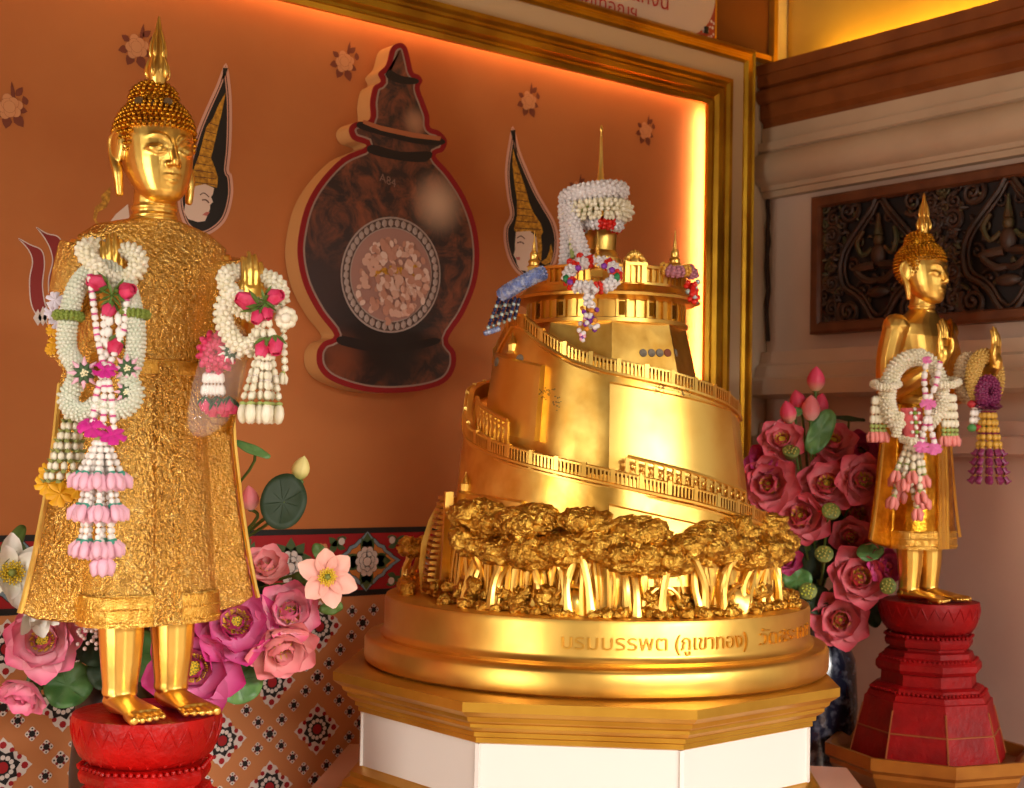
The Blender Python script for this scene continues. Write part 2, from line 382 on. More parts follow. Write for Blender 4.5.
def leaf2(b, x, z, L, a, y, mi=4, wd=.45):
    c, s = math.cos(a), math.sin(a); pts = []
    for t, wv in ((0, .0), (.15, .6), (.4, 1), (.7, .7), (1, 0), (.7, -.7), (.4, -1), (.15, -.6)):
        u, v_ = t * L, wv * wd * L * .5; pts.append((x + u * c - v_ * s, y, z + u * s + v_ * c))
    b.flat(pts, mi)
for k in range(-3, 2):
    x = 1.894 + k * .436; y = MY - .001
    lozenge(b, x, zc, .105, .078, y, 1); lozenge(b, x, zc, .1015, .0755, y - .0003, 2); lozenge(b, x, zc, .089, .064, y - .0006, 1); lozenge(b, x, zc, .087, .062, y - .0008, 3)
    for q in range(4):
        a = q * math.pi / 2
        for da in (-.5, 0, .5): leaf2(b, x + .018 * math.cos(a), zc + .018 * math.sin(a), .055 if da == 0 else .045, a + da * .8, y - .0011, 4, .6)
    wflower(b, x, zc, .031, y - .0014)
    x2 = x - .218
    for da, L in ((0, .06), (.7, .06), (-.7, .06), (1.4, .06), (-1.4, .06), (2.2, .05), (-2.2, .05), (math.pi, .05)): leaf2(b, x2, zc + .005, L, math.pi / 2 + da, y, 4, .6)
    wflower(b, x2, zc - .008, .034, y - .0004)
    for sx in (-1, 1):
        for sz in (-1, 1):
            disc(b, x + sx * .075, zc + sz * .052, .0095, y - .0003, 5, 10)
            for da, L in ((0, .034), (1.4, .03), (2.6, .026)): leaf2(b, x + sx * .088, zc + sz * .04, L, math.atan2(sz, sx) + da * sx * sz, y, 4, .6)
            leaf2(b, x + sx * .06, zc + sz * .06, .03, math.pi * (sx < 0), y, 4, .4)
        for q in range(6): disc(b, x + sx * .13 + .012 * math.cos(q), zc + (.03 if sx < 0 else -.035) + .012 * math.sin(q), .008, y - .0003, 6, 8)
        leaf2(b, x + sx * .105, zc + .02, .04, 1.2, y, 4, .5); leaf2(b, x + sx * .105, zc - .02, .04, -1.2, y, 4, .5)
orgn(b.build('border_band', bm_, MU, smooth=False))
# painted flower sprays
SPRAYS = [(136, 47, .043, 0), (9, 107, .042, .3), (344, 62, .042, 0), (528, 101, .041, .1), (645, 131, .039, 0), (577, 190, .036, 0)]
for px, py, s, tl in SPRAYS:
    c = onY(px, py, MY); b = MB(); y = MY - .0008
    for a, L in ((2.6, .5), (3.5, .6), (4.3, .7), (5.1, .75), (5.9, .5)): leaf2(b, c.x + s * .45 * math.cos(a + tl), c.z + s * .45 * math.sin(a + tl), s * L, a + tl, y, 1, .75)
    leaf2(b, c.x + s * .25, c.z + s * .3, s * 1.05, 1.45 + tl, y, 1, .22); leaf2(b, c.x + s * .35, c.z + s * .62, s * .6, .75 + tl, y, 1, .6); leaf2(b, c.x + s * .9, c.z + s * .25, s * .5, 1.7 + tl, y, 1, .7)
    for q in range(9):
        a = q * 2.4; rr = s * .52 * math.sqrt(q / 9)
        pr_ = s * (.3 - .008 * q)
        disc(b, c.x + rr * math.cos(a), c.z + rr * math.sin(a), pr_ * 1.07, y - .0004 - (9 - q) * .0002, 2, 12)
        disc(b, c.x + rr * math.cos(a), c.z + rr * math.sin(a), pr_, y - .0005 - (9 - q) * .0002, 0, 12)
    orgn(b.build('painted_flower', [PEACH, LEAFB, mat('tan outline print', '#b36a45', .65)], MU, smooth=False))
# painted guardian heads, outlined teardrops
def paint(b, pxs, lay, mi, smooth=0):
    pts = [V((p[0], p[1], 0)) for p in pxs]
    if smooth: pts = crv(pts, smooth, True)
    b.flat([onY(p.x, p.y, MY - .0006 - lay * .0005) for p in pts], mi)
def pline(b, pxs, lay, mi, wpx=1.2):
    P = crv([V((p[0], p[1], 0)) for p in pxs], 5); L = []; R = []
    for i, p in enumerate(P):
        t = P[min(i + 1, len(P) - 1)] - P[max(i - 1, 0)]; n = V((-t.y, t.x, 0)).normalized() * wpx / 2; L.append(p + n); R.append(p - n)
    b.flat([onY(p.x, p.y, MY - .0006 - lay * .0005) for p in L + R[::-1]], mi)
def inset(pts, d):
    P = [V((p[0], p[1])) for p in pts]; n = len(P); A = sum(P[i].x * P[(i + 1) % n].y - P[(i + 1) % n].x * P[i].y for i in range(n)); s = 1 if A > 0 else -1; out = []
    for i in range(n):
        e1 = (P[i] - P[i - 1]).normalized(); e2 = (P[(i + 1) % n] - P[i]).normalized(); nn = V((-(e1 + e2).y, (e1 + e2).x))
        if nn.length < 1e-6: nn = V((-e1.y, e1.x))
        nn.normalize(); out.append(P[i] + nn * d * s)
    return [(p.x, p.y) for p in out]
HM = [PINKB, BLK, YELP, FACEP, LINE, LIPS, DRED, WHT]
# right head (looks left)
b = MB()
o1 = [(513, 126), (520, 150), (528, 170), (538, 192), (546, 206), (555, 222), (559, 240), (556, 262), (545, 278), (528, 280), (513, 268), (505, 248), (504, 228), (510, 215), (507, 196), (505, 172), (508, 146)]
P1 = [(p.x, p.y) for p in crv([V((q[0], q[1], 0)) for q in o1], 4, True)]
paint(b, P1, 0, 0); paint(b, inset(P1, 2.6), 1, 4); paint(b, inset(P1, 3.4), 2, 0); paint(b, inset(P1, 4.4), 3, 1)
paint(b, [(513, 148), (516, 160), (521, 175), (526, 190), (529, 202), (533, 212), (541, 224), (543, 232), (541, 236), (530, 231), (516, 232), (514, 229), (517, 216), (517, 200), (514, 180), (512.5, 165)], 4, 2)
paint(b, [(516, 232), (530, 231), (537, 238), (538, 250), (536, 260), (543, 272), (539, 280), (526, 279), (526, 271), (520, 270), (517, 264), (516, 259), (513.5, 255), (515, 250), (515, 243)], 5, 3)
paint(b, [(536, 234), (541, 236), (542, 248), (541, 262), (538, 256), (537, 244)], 6, 2); paint(b, [(551, 244), (553, 254), (551, 262), (545, 265), (541, 262), (547, 258), (549, 252)], 6, 2); paint(b, [(541, 268), (549, 264), (553, 270), (548, 277), (539, 279)], 6, 2)
pline(b, [(517, 238), (521, 236), (525, 239)], 6, 4, 1); pline(b, [(517, 243), (521, 242), (524, 244)], 6, 4, 1.2); paint(b, [(516, 257), (520, 257), (520, 260), (517, 260)], 6, 5)
for yy, x0_, x1_ in ((228, 515, 541), (221, 516, 538), (215, 517, 534), (208, 517, 531), (200, 517, 528), (191, 516, 526), (182, 515, 523), (173, 514, 520)): pline(b, [(x0_, yy), (x1_, yy + 1.5)], 7, 4, .8)
lab(orgn(b.build('painted_head', HM, MU, smooth=False)), 'painted guardian head facing left with gold spired crown')
# left head (looks right), partly behind the statue
b = MB()
o2 = [(226, 63), (231, 90), (232, 120), (231, 150), (229, 170), (232, 176), (233, 195), (227, 218), (215, 231), (200, 236), (185, 226), (178, 205), (180, 185), (188, 160), (197, 130), (206, 108), (216, 86)]
P2 = [(p.x, p.y) for p in crv([V((q[0], q[1], 0)) for q in o2], 4, True)]
paint(b, P2, 0, 0); paint(b, inset(P2, 2.8), 1, 4); paint(b, inset(P2, 3.8), 2, 0); paint(b, inset(P2, 5), 3, 1)
paint(b, [(226, 92), (222, 112), (217, 132), (213, 150), (211, 158), (215, 168), (218, 178), (217, 188), (205, 184), (192, 187), (190, 180), (194, 168), (199, 155), (203, 140), (206, 128), (213, 118), (219, 104)], 4, 2)
paint(b, [(192, 187), (205, 184), (214, 188), (213, 194), (211, 197), (213, 202), (210, 205), (210, 209), (208, 214), (205, 221), (198, 222), (188, 219), (184, 212), (186, 200)], 5, 3)
pline(b, [(200, 195), (204, 193), (209, 197)], 6, 4, 1); pline(b, [(202, 200), (206, 200), (209, 203)], 6, 4, 1.4); paint(b, [(206, 212), (210, 212), (207, 216), (202, 215)], 6, 5)
for yy, c_, hw in ((184, 205, 12), (178, 204, 12), (172, 204, 10), (165, 204, 8), (157, 205, 6), (149, 207, 5), (141, 209, 5), (133, 211, 5), (125, 214, 4)): pline(b, [(c_ - hw, yy - 2), (c_ + hw, yy + 1)], 6, 4, .7)
lab(orgn(b.build('painted_head', HM, MU, smooth=False)), 'painted guardian head facing right with gold spired crown')
# painted flame tails and gold sprig beside the statue
b = MB()
for q in ([(36, 227), (47, 233), (58, 236), (63, 245), (62, 262), (58, 285), (62, 305), (50, 300), (48, 280), (52, 262), (50, 250), (44, 238)], [(18, 238), (30, 244), (42, 250), (45, 264), (43, 285), (46, 305), (52, 312), (40, 318), (31, 305), (29, 280), (32, 262), (28, 250)]):
    P = [(p.x, p.y) for p in crv([V((x, y, 0)) for x, y in q], 4, True)]; paint(b, P, 0, 7); paint(b, inset(P, 1.1), 1, 6)
for k in range(6): paint(b, [(33 + k * 5, 318), (38 + k * 5, 300 + abs(k - 3) * 3), (42 + k * 5, 318), (38 + k * 5, 326)], 3, 7)
orgn(b.build('painted_flame', HM, MU, smooth=False))
b = MB()
paint(b, [(111, 186), (110, 200), (106, 208), (98, 212), (96, 220), (100, 224), (97, 226), (93, 218), (95, 207), (102, 202), (101, 196)], 0, 2)
paint(b, [(128, 204), (116, 214), (110, 222), (130, 222)], 0, 3)
orgn(b.build('painted_sprig', HM, MU, smooth=False))

# ------------------------------------------------------------------ urn-shaped cut-out board
UB = [(268, 27), (282, 36), (290, 65), (296, 88), (308, 94), (315, 106), (309, 121), (319, 150), (329, 178), (331, 202), (350, 210), (366, 230), (358, 252), (342, 262), (372, 297), (404, 347), (426, 407), (433, 470), (425, 530), (400, 590), (368, 641), (383, 668), (382, 702), (360, 732), (310, 748), (240, 753), (180, 746), (125, 726), (100, 700), (97, 668), (110, 647), (133, 633), (100, 588), (70, 530), (57, 470), (60, 420), (75, 362), (105, 311), (150, 265), (200, 241), (172, 228), (163, 207), (175, 192), (206, 186), (207, 150), (214, 118), (229, 107), (224, 90), (240, 72), (250, 38)]
UB = [(270 + x / 2.074, 30 + y / 2.074) for x, y in UB]
UP = [(p.x, p.y) for p in crv([V((x, y, 0)) for x, y in UB], 4, True)]
BY = 2.935
def bw(pts, y): return [onY(p[0], p[1], BY) * 1 - V((0, BY - y, 0)) for p in pts]
URN = thing('urn_cutout_board', 'urn-shaped red-edged cutout board printed with a bronze relic urn', 'sign board', onY(388, 392, BY))
b = MB(); b.loft([bw(UP, BY + .06), bw(UP, BY)], False, True); 
orgn(b.build('board_core', [mat('buff board edge', '#b9854f', .6)], URN, sharp=60))
b = MB(); b.loft([bw(UP, BY - .0003), bw(UP, BY - .003)]); lab(orgn(b.build('red_border', mat('deep red board print', '#8a0d10', .85), URN, smooth=False)), 'red outline of the board')
m = bpy.data.materials.new('bronze urn print'); m.use_nodes = True
n_, l_ = m.node_tree.nodes, m.node_tree.links; t = n_.new('ShaderNodeTexCoord')
def spot(c, r0, r1):
    d = n_.new('ShaderNodeVectorMath'); d.operation = 'DISTANCE'; d.inputs[1].default_value = c
    l_.new(t.outputs['Object'], d.inputs[0]); r = n_.new('ShaderNodeMapRange'); r.interpolation_type = 'SMOOTHSTEP'
    r.inputs[1].default_value = r0; r.inputs[2].default_value = r1; r.inputs[3].default_value = 1; r.inputs[4].default_value = 0
    l_.new(d.outputs['Value'], r.inputs[0]); return r.outputs[0]
def mixc(fac, a, bcol):
    x = n_.new('ShaderNodeMix'); x.data_type = 'RGBA'; l_.new(fac, x.inputs[0])
    if isinstance(a, str): x.inputs[6].default_value = srgb(a)
    else: l_.new(a, x.inputs[6])
    x.inputs[7].default_value = srgb(bcol); return x.outputs[2]
zt = n_.new('ShaderNodeTexNoise'); zt.inputs['Scale'].default_value = 15; zt.inputs['Detail'].default_value = 10; zt.inputs['Roughness'].default_value = .7; zt.inputs['Distortion'].default_value = .8
l_.new(t.outputs['Object'], zt.inputs['Vector']); rr_ = n_.new('ShaderNodeValToRGB')
rr_.color_ramp.elements[0].position = .44; rr_.color_ramp.elements[0].color = srgb('#33211d'); rr_.color_ramp.elements[1].position = .72; rr_.color_ramp.elements[1].color = srgb('#9a5232')
l_.new(zt.outputs['Fac'], rr_.inputs['Fac'])
uo = URN.location
def uc(px, py): p = onY(px, py, BY); return (p.x, p.y, p.z)
col = mixc(spot(uc(322, 300), .05, .2), rr_.outputs['Color'], '#3a2826')
col = mixc(spot(uc(437, 204), .0, .1), col, '#cda68a')
col = mixc(spot(uc(414, 122), .0, .05), col, '#b07c5c')
col = mixc(spot(uc(388, 330), .08, .2), col, '#1f1412')
col = mixc(spot(uc(340, 360), .0, .09), col, '#7a4028')
l_.new(col, n_['Principled BSDF'].inputs['Base Color']); n_['Principled BSDF'].inputs['Roughness'].default_value = .35
b = MB(); q = inset(UP, 5.2); b.flat(bw(q, BY - .0036), 0); q2 = inset(UP, 7.0); b.flat(bw(q2, BY - .0042), 1)
for band in ([(357, 128), (382, 136), (416, 144), (441, 145), (441, 139), (412, 136), (380, 128), (360, 122)], [(371, 145), (400, 152), (430, 152), (424, 162), (395, 160), (368, 153)], [(388, 70), (400, 76), (416, 79), (416, 84), (400, 84), (386, 78)], [(340, 345), (388, 353), (434, 345), (434, 338), (388, 345), (342, 336)]):
    b.flat(bw([(p.x, p.y) for p in crv([V((x, y, 0)) for x, y in band], 4, True)], BY - .0046), 2)
b.flat(bw([(362, 120), (380, 126), (412, 133), (440, 137), (439, 141), (412, 138), (380, 131), (362, 124)], BY - .005), 3)
orgn(b.build('printed_urn', [mat('pale grey print edge', '#9c7f70', .5), m, mat('near black bronze print', '#1d1210', .4), mat('copper sheen print', '#b0643c', .35)], URN, smooth=False))
b = MB(); y0 = BY - .005
mc, ax, ay = (389.5, 275), 50, 58
def ell(k, n, s=1): a = 2 * math.pi * k / n; return (mc[0] + ax * s * math.cos(a), mc[1] + ay * s * math.sin(a))
for s, mi, yy in ((1, 0, y0), (.97, 1, y0 - .0006), (.82, 0, y0 - .0012), (.8, 2, y0 - .0018)): b.flat(bw([ell(k, 48, s) for k in range(48)], yy), mi)
for k in range(44):
    c = ell(k, 44, .895); p = onY(c[0], c[1], BY); b.ball((p.x, y0 - .0015, p.z), (.0085, .0015, .011), mi=0)
for k in range(230):
    a, r = rnd.uniform(0, 6.28), math.sqrt(rnd.random()) * .66
    if rnd.random() < .75: c = (mc[0] + 3 + ax * r * math.cos(a), mc[1] + 2 + ay * r * math.sin(a))
    else: c = (mc[0] + ax * r * math.cos(a) * 1.1, mc[1] + 10 + ay * r * math.sin(a))
    p = onY(c[0], c[1], BY); s = rnd.uniform(.007, .014); an = rnd.uniform(0, 3)
    b.flat([(p.x + s * math.cos(q) * math.cos(an) - .7 * s * math.sin(q) * math.sin(an), y0 - .002 - k * .00002, p.z + s * math.cos(q) * math.sin(an) + .7 * s * math.sin(q) * math.cos(an)) for q in np.linspace(0, 6.28, 9)[:-1]], rnd.choice([3, 3, 4, 5, 4]))
for k in range(34):
    p = onY(mc[0] + rnd.uniform(-20, 24), mc[1] - 4 + rnd.uniform(-5, 5), BY); s = rnd.uniform(.003, .006)
    b.flat([(p.x + s * math.cos(q) * 1.6, y0 - .0045 - k * .00002, p.z + s * math.sin(q)) for q in (0, 1.2, 2.5, 3.8, 5)], 6)
orgn(b.build('printed_medallion', [mat('silver grey print', '#a8938a', .4), mat('dark grey print', '#5a443c', .5), mat('mauve pink print', '#a5786c', .5), mat('pale petal print', '#d6a894', .5), mat('rose petal print', '#c08872', .5), mat('light petal print', '#e2c0b0', .5), YELP], URN, smooth=False))
b = MB(); v, f = text_pts('A84', .03); o = onY(378, 181, BY); b.add([(o.x + q.x, BY - .0062, o.z + q.y - .22 * q.x) for q in v], f)
orgn(b.build('scratched_lettering', mat('faint pale scratch print', '#8a6a5c', .5), URN, smooth=False))
# ------------------------------------------------------------------ sign, brown panel above the frame
b = MB()
SG = thing('notice_board', 'white sign with red lettering standing on top of the gold frame', 'sign', (2.6, 2.952, 2.705))
x1 = 3.075
b.box((2.3, 2.955, 2.96), (.775, .01, .255), mi=0)
orgn(b.build('board', mat('white sign face', '#cdb9a8', .5), SG, smooth=False))
b = MB(); ctr = (x1 - .155, 2.705 + .16); pts = [(x1, 2.705), (x1, 2.705 + .16)]
pts += [(ctr[0] + .15 * math.cos(a), ctr[1] - .15 * math.sin(a)) for a in np.linspace(0.05, math.pi / 2, 12)]
pts = [(x1 - .004, 2.708), (x1 - .004, 2.86)] + [(x1 - .004 - .15 * (1 - math.cos(a)) , 2.86 - .15 * math.sin(a)) for a in np.linspace(0.05, math.pi / 2, 12)]
b.flat([(x, 2.9445, z) for x, z in pts], 0)
for k in range(40):
    u, v = rnd.random(), rnd.random()
    x, z = x1 - .006 - .1 * u, 2.71 + .1 * v
    if (x1 - .004 - x) ** 1 + (z - 2.71) < .085: disc(b, x, z, rnd.uniform(.003, .006), 2.944, 1, 7)
b.box((x1 - .002, 2.946, 2.96), (.003, .004, .255), mi=2)
b.box((x1 - .045, 2.942, 2.745), (.006, .004, .01), mi=3)
lab(orgn(b.build('corner_ornament', [mat('brick red ornament print', '#a8442c', .6), WHT, TRIMG, BLK], SG, smooth=False)), 'red scrollwork in the sign corner')
b = MB()
for s, xr, z, sz in (('เพื่อประเทศแห่งนี้', 2.872, 2.772, .07), ('สถิตกาลทุกเมื่อเทอญฯ', 2.742, 2.716, .06)):
    v, f = text_pts(s, sz); mx = max(q.x for q in v); b.add([(q.x - mx + xr, 2.943, q.y + z) for q in v], f)
lab(orgn(b.build('lettering', TXTR, SG, smooth=False)), 'red Thai lettering')
b = MB(); b.box((3.215, 2.985, 3.1), (.135, .012, .385), mi=0)
struct(b.build('trim_6', mat('brown painted panel', '#6c3609', .55, 0, '#5e2d07', 4, .5)))
b = MB()
b.box((3.357, 2.97, 3.1), (.009, .02, .39)); b.box((3.215, 2.972, 2.72), (.14, .016, .008))
struct(b.build('trim_7', TRIMG, smooth=False))

# ------------------------------------------------------------------ carved panel on the right wall
CPN = thing('carved_wood_panel', 'dark carved wooden relief panel in a brown frame on the wall', 'carved panel', (WX, 2.3, 1.84))
y0, y1, z0, z1 = 2.79, 1.62, 1.828, 2.252
b = MB(); fx = WX - .005
prof = [(0, 0), (0, .035), (.008, .042), (.03, .042), (.036, .03), (.036, 0)]
nodes = [(y0, z0, -1, 1), (y0, z1, -1, -1), (y1, z1, 1, -1), (y1, z0, 1, 1)]
b.loft([[(fx - d, y + sy * o, z + sz * o) for o, d in prof] for y, z, sy, sz in nodes], closed=True); orgn(b.build('frame', FWOOD, CPN, sharp=25))
b = MB(); b.box((fx - .004, (y0 + y1) / 2, (z0 + z1) / 2), (.004, (y0 - y1) / 2 - .01, (z1 - z0) / 2 - .01)); orgn(b.build('backing', DWOOD2, CPN, smooth=False))
def spiral(b, y, z, r, turns, a0, sg, tr, mi=0):
    pts = []; N = int(14 * turns)
    for k in range(N + 1):
        t = k / N; a = a0 + sg * t * turns * 2 * math.pi; rr = r * (1 - t * .85)
        pts.append((fx - .016 - .008 * t, y + rr * math.cos(a), z + rr * math.sin(a)))
    b.tube(pts, [tr * (1 - .45 * k / N) for k in range(N + 1)], 6, mi=mi, up=(1, 0, 0)); b.ball(pts[-1], tr * 1.0, mi=mi)
b = MB(); zm = (z0 + z1) / 2
cy_ = [2.54, 2.115, 1.70]
for c in cy_:
    out = [(0, .192), (.03, .15), (.075, .1), (.125, .04), (.142, -.02), (.128, -.075), (.09, -.1), (.06, -.125), (.03, -.17), (0, -.19)]
    P = [(c + y, zm + z) for y, z in out] + [(c - y, zm + z) for y, z in out[-2:0:-1]]
    for s, tr in ((1, .0085), (.88, .005)):
        b.tube(crv([(fx - .026, c + (y - c) * s, zm + (z - zm) * s) for y, z in P], 4, True), tr, 6, True, mi=0)
    # seated figure: head, spired crown, torso, arms, folded legs
    x = fx - .03
    b.ball((x, c, zm + .055), (.014, .017, .02), sub=2, mi=1); b.tube([(x, c, zm + .07), (x, c, zm + .095), (x, c, zm + .135)], [.015, .009, .002], 8, mi=1)
    b.ball((x, c, zm + .01), (.016, .026, .036), sub=2, mi=0)
    for s in (-1, 1):
        b.tube(crv([(x, c + s * .022, zm + .032), (x - .006, c + s * .052, zm + .012), (x - .01, c + s * .07, zm + .05), (x, c + s * .055, zm + .085)], 4), .0075, 6, mi=1)
        b.tube(crv([(x, c + s * .012, zm - .02), (x - .012, c + s * .07, zm - .03), (x - .006, c + s * .03, zm - .065), (x, c - s * .02, zm - .06)], 4), [.014] * 5 + [.011] * 5 + [.008] * 3, 7, mi=0)
        spiral(b, c + s * .06, zm - .09, .03, 1.4, .5, s, .007, 0); spiral(b, c + s * .075, zm + .09 - .03, .026, 1.3, 2, -s, .006, 1); spiral(b, c + s * .03, zm + .12, .02, 1.2, 2, s, .005, 0)
        spiral(b, c + s * .1, zm - .01, .022, 1.3, 1, s, .006, 0)
    b.ball((x, c, zm - .1), (.012, .04, .018), sub=2, mi=0)
    for k in range(14): b.ball((fx - .02, c + rnd.uniform(-.085, .085), zm + rnd.uniform(-.12, .1)), (.008, rnd.uniform(.006, .014), rnd.uniform(.006, .014)), sub=1, mi=rnd.choice([0, 0, 1]))
    for s in (-1, 1):
        for zz, r in ((.155, .042), (-.15, .042), (.085, .03), (-.06, .028)):
            yy = c + s * (.19 if abs(zz) < .1 else .125 + .0)
            spiral(b, c + s * (.115 if abs(zz) > .1 else .178), zm + zz, r, 1.8, .8 * s, s * (1 if zz > 0 else -1), .0095, 0)
            spiral(b, c + s * (.175 if abs(zz) > .1 else .2), zm + zz * .9, r * .6, 1.5, 2 * s, -s, .007, rnd.choice([0, 1]))
        for zz in (.17, .12, .05, -.01, -.1, -.17):
            spiral(b, c + s * (.205 - .02 * (abs(zz) < .06)), zm + zz, .02, 1.4, zz * 30, s, .006, rnd.choice([0, 0, 1])); spiral(b, c + s * (.16 + .02 * (abs(zz) < .06)), zm + zz * 1.04, .016, 1.3, zz * 50, -s, .005, 0)
        for k in range(70):
            a = rnd.uniform(-.19, .19); lim = .145 - abs(a) * .35
            yy = c + s * rnd.uniform(lim, .215); p = (fx - .016, yy, zm + a * .97)
            rot = Matrix.Rotation(rnd.uniform(0, 3), 3, 'X'); b.ball(p, (.01, .008, rnd.uniform(.014, .026)), rot, 1, rnd.choice([0, 0, 0, 1]))
orgn(b.build('relief', [DWOOD, PATINA], CPN))

# ------------------------------------------------------------------ platform and octagonal pedestals
AZ = math.radians(48.09); ux = V((-math.cos(AZ), -math.sin(AZ), 0)); uy = V((math.sin(AZ), -math.cos(AZ), 0)) ; uy = V((math.cos(AZ - math.pi / 2), math.sin(AZ - math.pi / 2), 0))
MC = V((2.017, 2.247, 0)); PZ = 1.005
b = MB(); q = [MC + ux * a + uy * c for a, c in ((.64, -.3), (.64, .585), (-.345, .585), (-.42, -.2), (-.42, -.615), (.15, -.615))]
b.loft([[(p.x, p.y, 0) for p in q], [(p.x, p.y, .72) for p in q]]); tag(b.build('altar_step', PINKF, sharp=20), 'pink stone step under the large white octagonal pedestal', 'step')
ROT = AZ + math.pi   # local +x towards the camera
PC = MC + ux * .05 + uy * -.031
PD = thing('octagonal_pedestal', 'large white octagonal pedestal with gold mouldings under the golden mountain', 'pedestal', (PC.x, PC.y, .72), ROT)
def octo(prof, name, m, parent, a0=math.radians(22.5 - .5), c=(0, 0, 0), sharp=20):
    b = MB(); b.lathe(prof, 8, c, a0); return b.build(name, m, parent, sharp=sharp)
octo([(.478, .08), (.478, .21)], 'panel_body', WHITEP, PD)
octo([(.479, .202), (.487, .205), (.487, .214), (.494, .217), (.494, .225), (.503, .230), (.510, .236), (.510, .242), (.519, .248), (.522, .256), (.532, .262), (.54, .268), (.54, .285), (.48, .285)], 'cornice', TRIMG, PD)
octo([(.54, 0), (.54, .03), (.53, .04), (.53, .05), (.516, .058), (.516, .068), (.5, .076), (.5, .086), (.484, .092), (.478, .096)], 'base_moulding', TRIMG, PD)
for k in range(8):
    a = math.radians(22 + 45 * k)
    b = MB(); b.box((.4785 * math.cos(a), .4785 * math.sin(a), .149), (.003, .004, .053), Matrix.Rotation(a, 3, 'Z')); b.build('corner_bead', WHITEP, PD, smooth=False)

def lotus_base(name, label, loc, rotz, m, mg, round_top=True):
    r = thing(name, label, 'pedestal', loc, rotz, 'red lacquered lotus pedestals')
    a0 = math.radians(22.5)
    # z measured down from the top rim at .395
    b = MB(); b.lathe([(.09, .312), (.1, .316), (.113, .327), (.121, .345), (.125, .365), (.126, .385), (.1245, .394), (.12, .395), (.112, .393), (.0, .393)], 48)
    for k in range(24):                       # lattice of incised petals round the bowl
        a = 2 * math.pi * k / 24
        for sg in (-1, 1):
            pts = [((.104 + .0222 * math.sin(t * 1.75)) * math.cos(a + sg * t * .26), (.104 + .0222 * math.sin(t * 1.75)) * math.sin(a + sg * t * .26), .318 + .066 * t) for t in np.linspace(0, 1, 7)]
            b.tube(pts, .0016, 5)
    b.build('lotus_bowl', m, r)
    octo([(.09, .30), (.09, .32)], 'neck', m, r, a0)
    b = MB(); b.lathe([(.095, .278), (.108, .28), (.112, .287), (.113, .296), (.108, .305), (.098, .31), (.09, .311)], 8, a0=a0)
    b.build('upper_collar', m, r, sharp=25)
    octo([(.098, .245), (.1, .278)], 'middle_neck', m, r, a0)
    b = MB(); b.lathe([(.11, .212), (.128, .216), (.136, .226), (.135, .24), (.126, .25), (.116, .256), (.112, .268), (.1, .272)], 8, a0=a0); c = b.build('lower_collar', m, r, sharp=25)
    octo([(.122, .185), (.12, .215)], 'lower_neck', m, r, a0)
    octo([(.196, 0), (.196, .012), (.188, .045), (.176, .095), (.166, .13), (.163, .15), (.158, .152), (.152, .165), (.146, .168), (.14, .18), (.128, .186)], 'skirt_base', m, r, a0)
    for rr, z, nm in ((.148, .171, 'skirt_base'), (.113, .308, 'upper'), (.125, .25, 'lower')):
        b = MB(); R = rr
        for k in range(8):
            A = V((R * math.cos(a0 + k * math.pi / 4), R * math.sin(a0 + k * math.pi / 4), z)); B = V((R * math.cos(a0 + (k + 1) * math.pi / 4), R * math.sin(a0 + (k + 1) * math.pi / 4), z))
            n = max(3, int((B - A).length / .011))
            for i in range(n): b.ball(A.lerp(B, (i + .5) / n), (.0048, .0048, .005), sub=1)
        b.build('petal_row', m, r)
    b = MB(); R = .17
    for k in range(8):
        aa, ab = a0 + k * math.pi / 4, a0 + (k + 1) * math.pi / 4
        for z, R in ((.075, .1815), ):
            b.tube([(R * math.cos(aa), R * math.sin(aa), z), (R * math.cos(ab), R * math.sin(ab), z)], .0022, 5)
        b.tube([(.1965 * math.cos(aa), .1965 * math.sin(aa), .01), (.188 * math.cos(aa), .188 * math.sin(aa), .045), (.1665 * math.cos(aa), .1665 * math.sin(aa), .13)], .0025, 5)
    b.build('panel_lines', mg, r); return r
def stand(name, label, loc, rotz, zt):
    r = thing(name, label, 'stand', loc, rotz); a0 = math.radians(22.5)
    octo([(.0, .0), (.21, .0), (.21, zt - .12), (.215, zt - .115), (.225, zt - .1), (.225, zt - .085), (.235, zt - .075), (.25, zt - .05), (.25, zt - .04), (.262, zt - .03), (.262, zt), (.25, zt), (.225, zt - .025), (.0, zt - .025)], 'body', mat('brown gold lacquer', '#b4772a', .4, .6, '#8c5418', 5, .5), r, a0)
    return r
LB = at(147.5, 711, 2.40); LB = V((LB.x, LB.y, .991))
RB = at(929, 601, 3.585); RB = V((RB.x, RB.y, 1.09))
lr = math.radians(22)
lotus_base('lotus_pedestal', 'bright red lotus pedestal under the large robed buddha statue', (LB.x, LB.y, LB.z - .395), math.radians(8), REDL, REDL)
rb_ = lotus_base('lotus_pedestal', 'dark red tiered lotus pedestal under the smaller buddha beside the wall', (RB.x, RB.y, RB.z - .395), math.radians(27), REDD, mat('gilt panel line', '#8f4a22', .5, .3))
stand('octagonal_stand', 'brown gold octagonal tray stand holding the dark red pedestal', (RB.x, RB.y, 0), math.radians(27), RB.z - .395 + .025)
stand('octagonal_stand', 'brown gold octagonal stand below the bright red pedestal', (LB.x, LB.y, 0), math.radians(8), LB.z - .395 + .025)
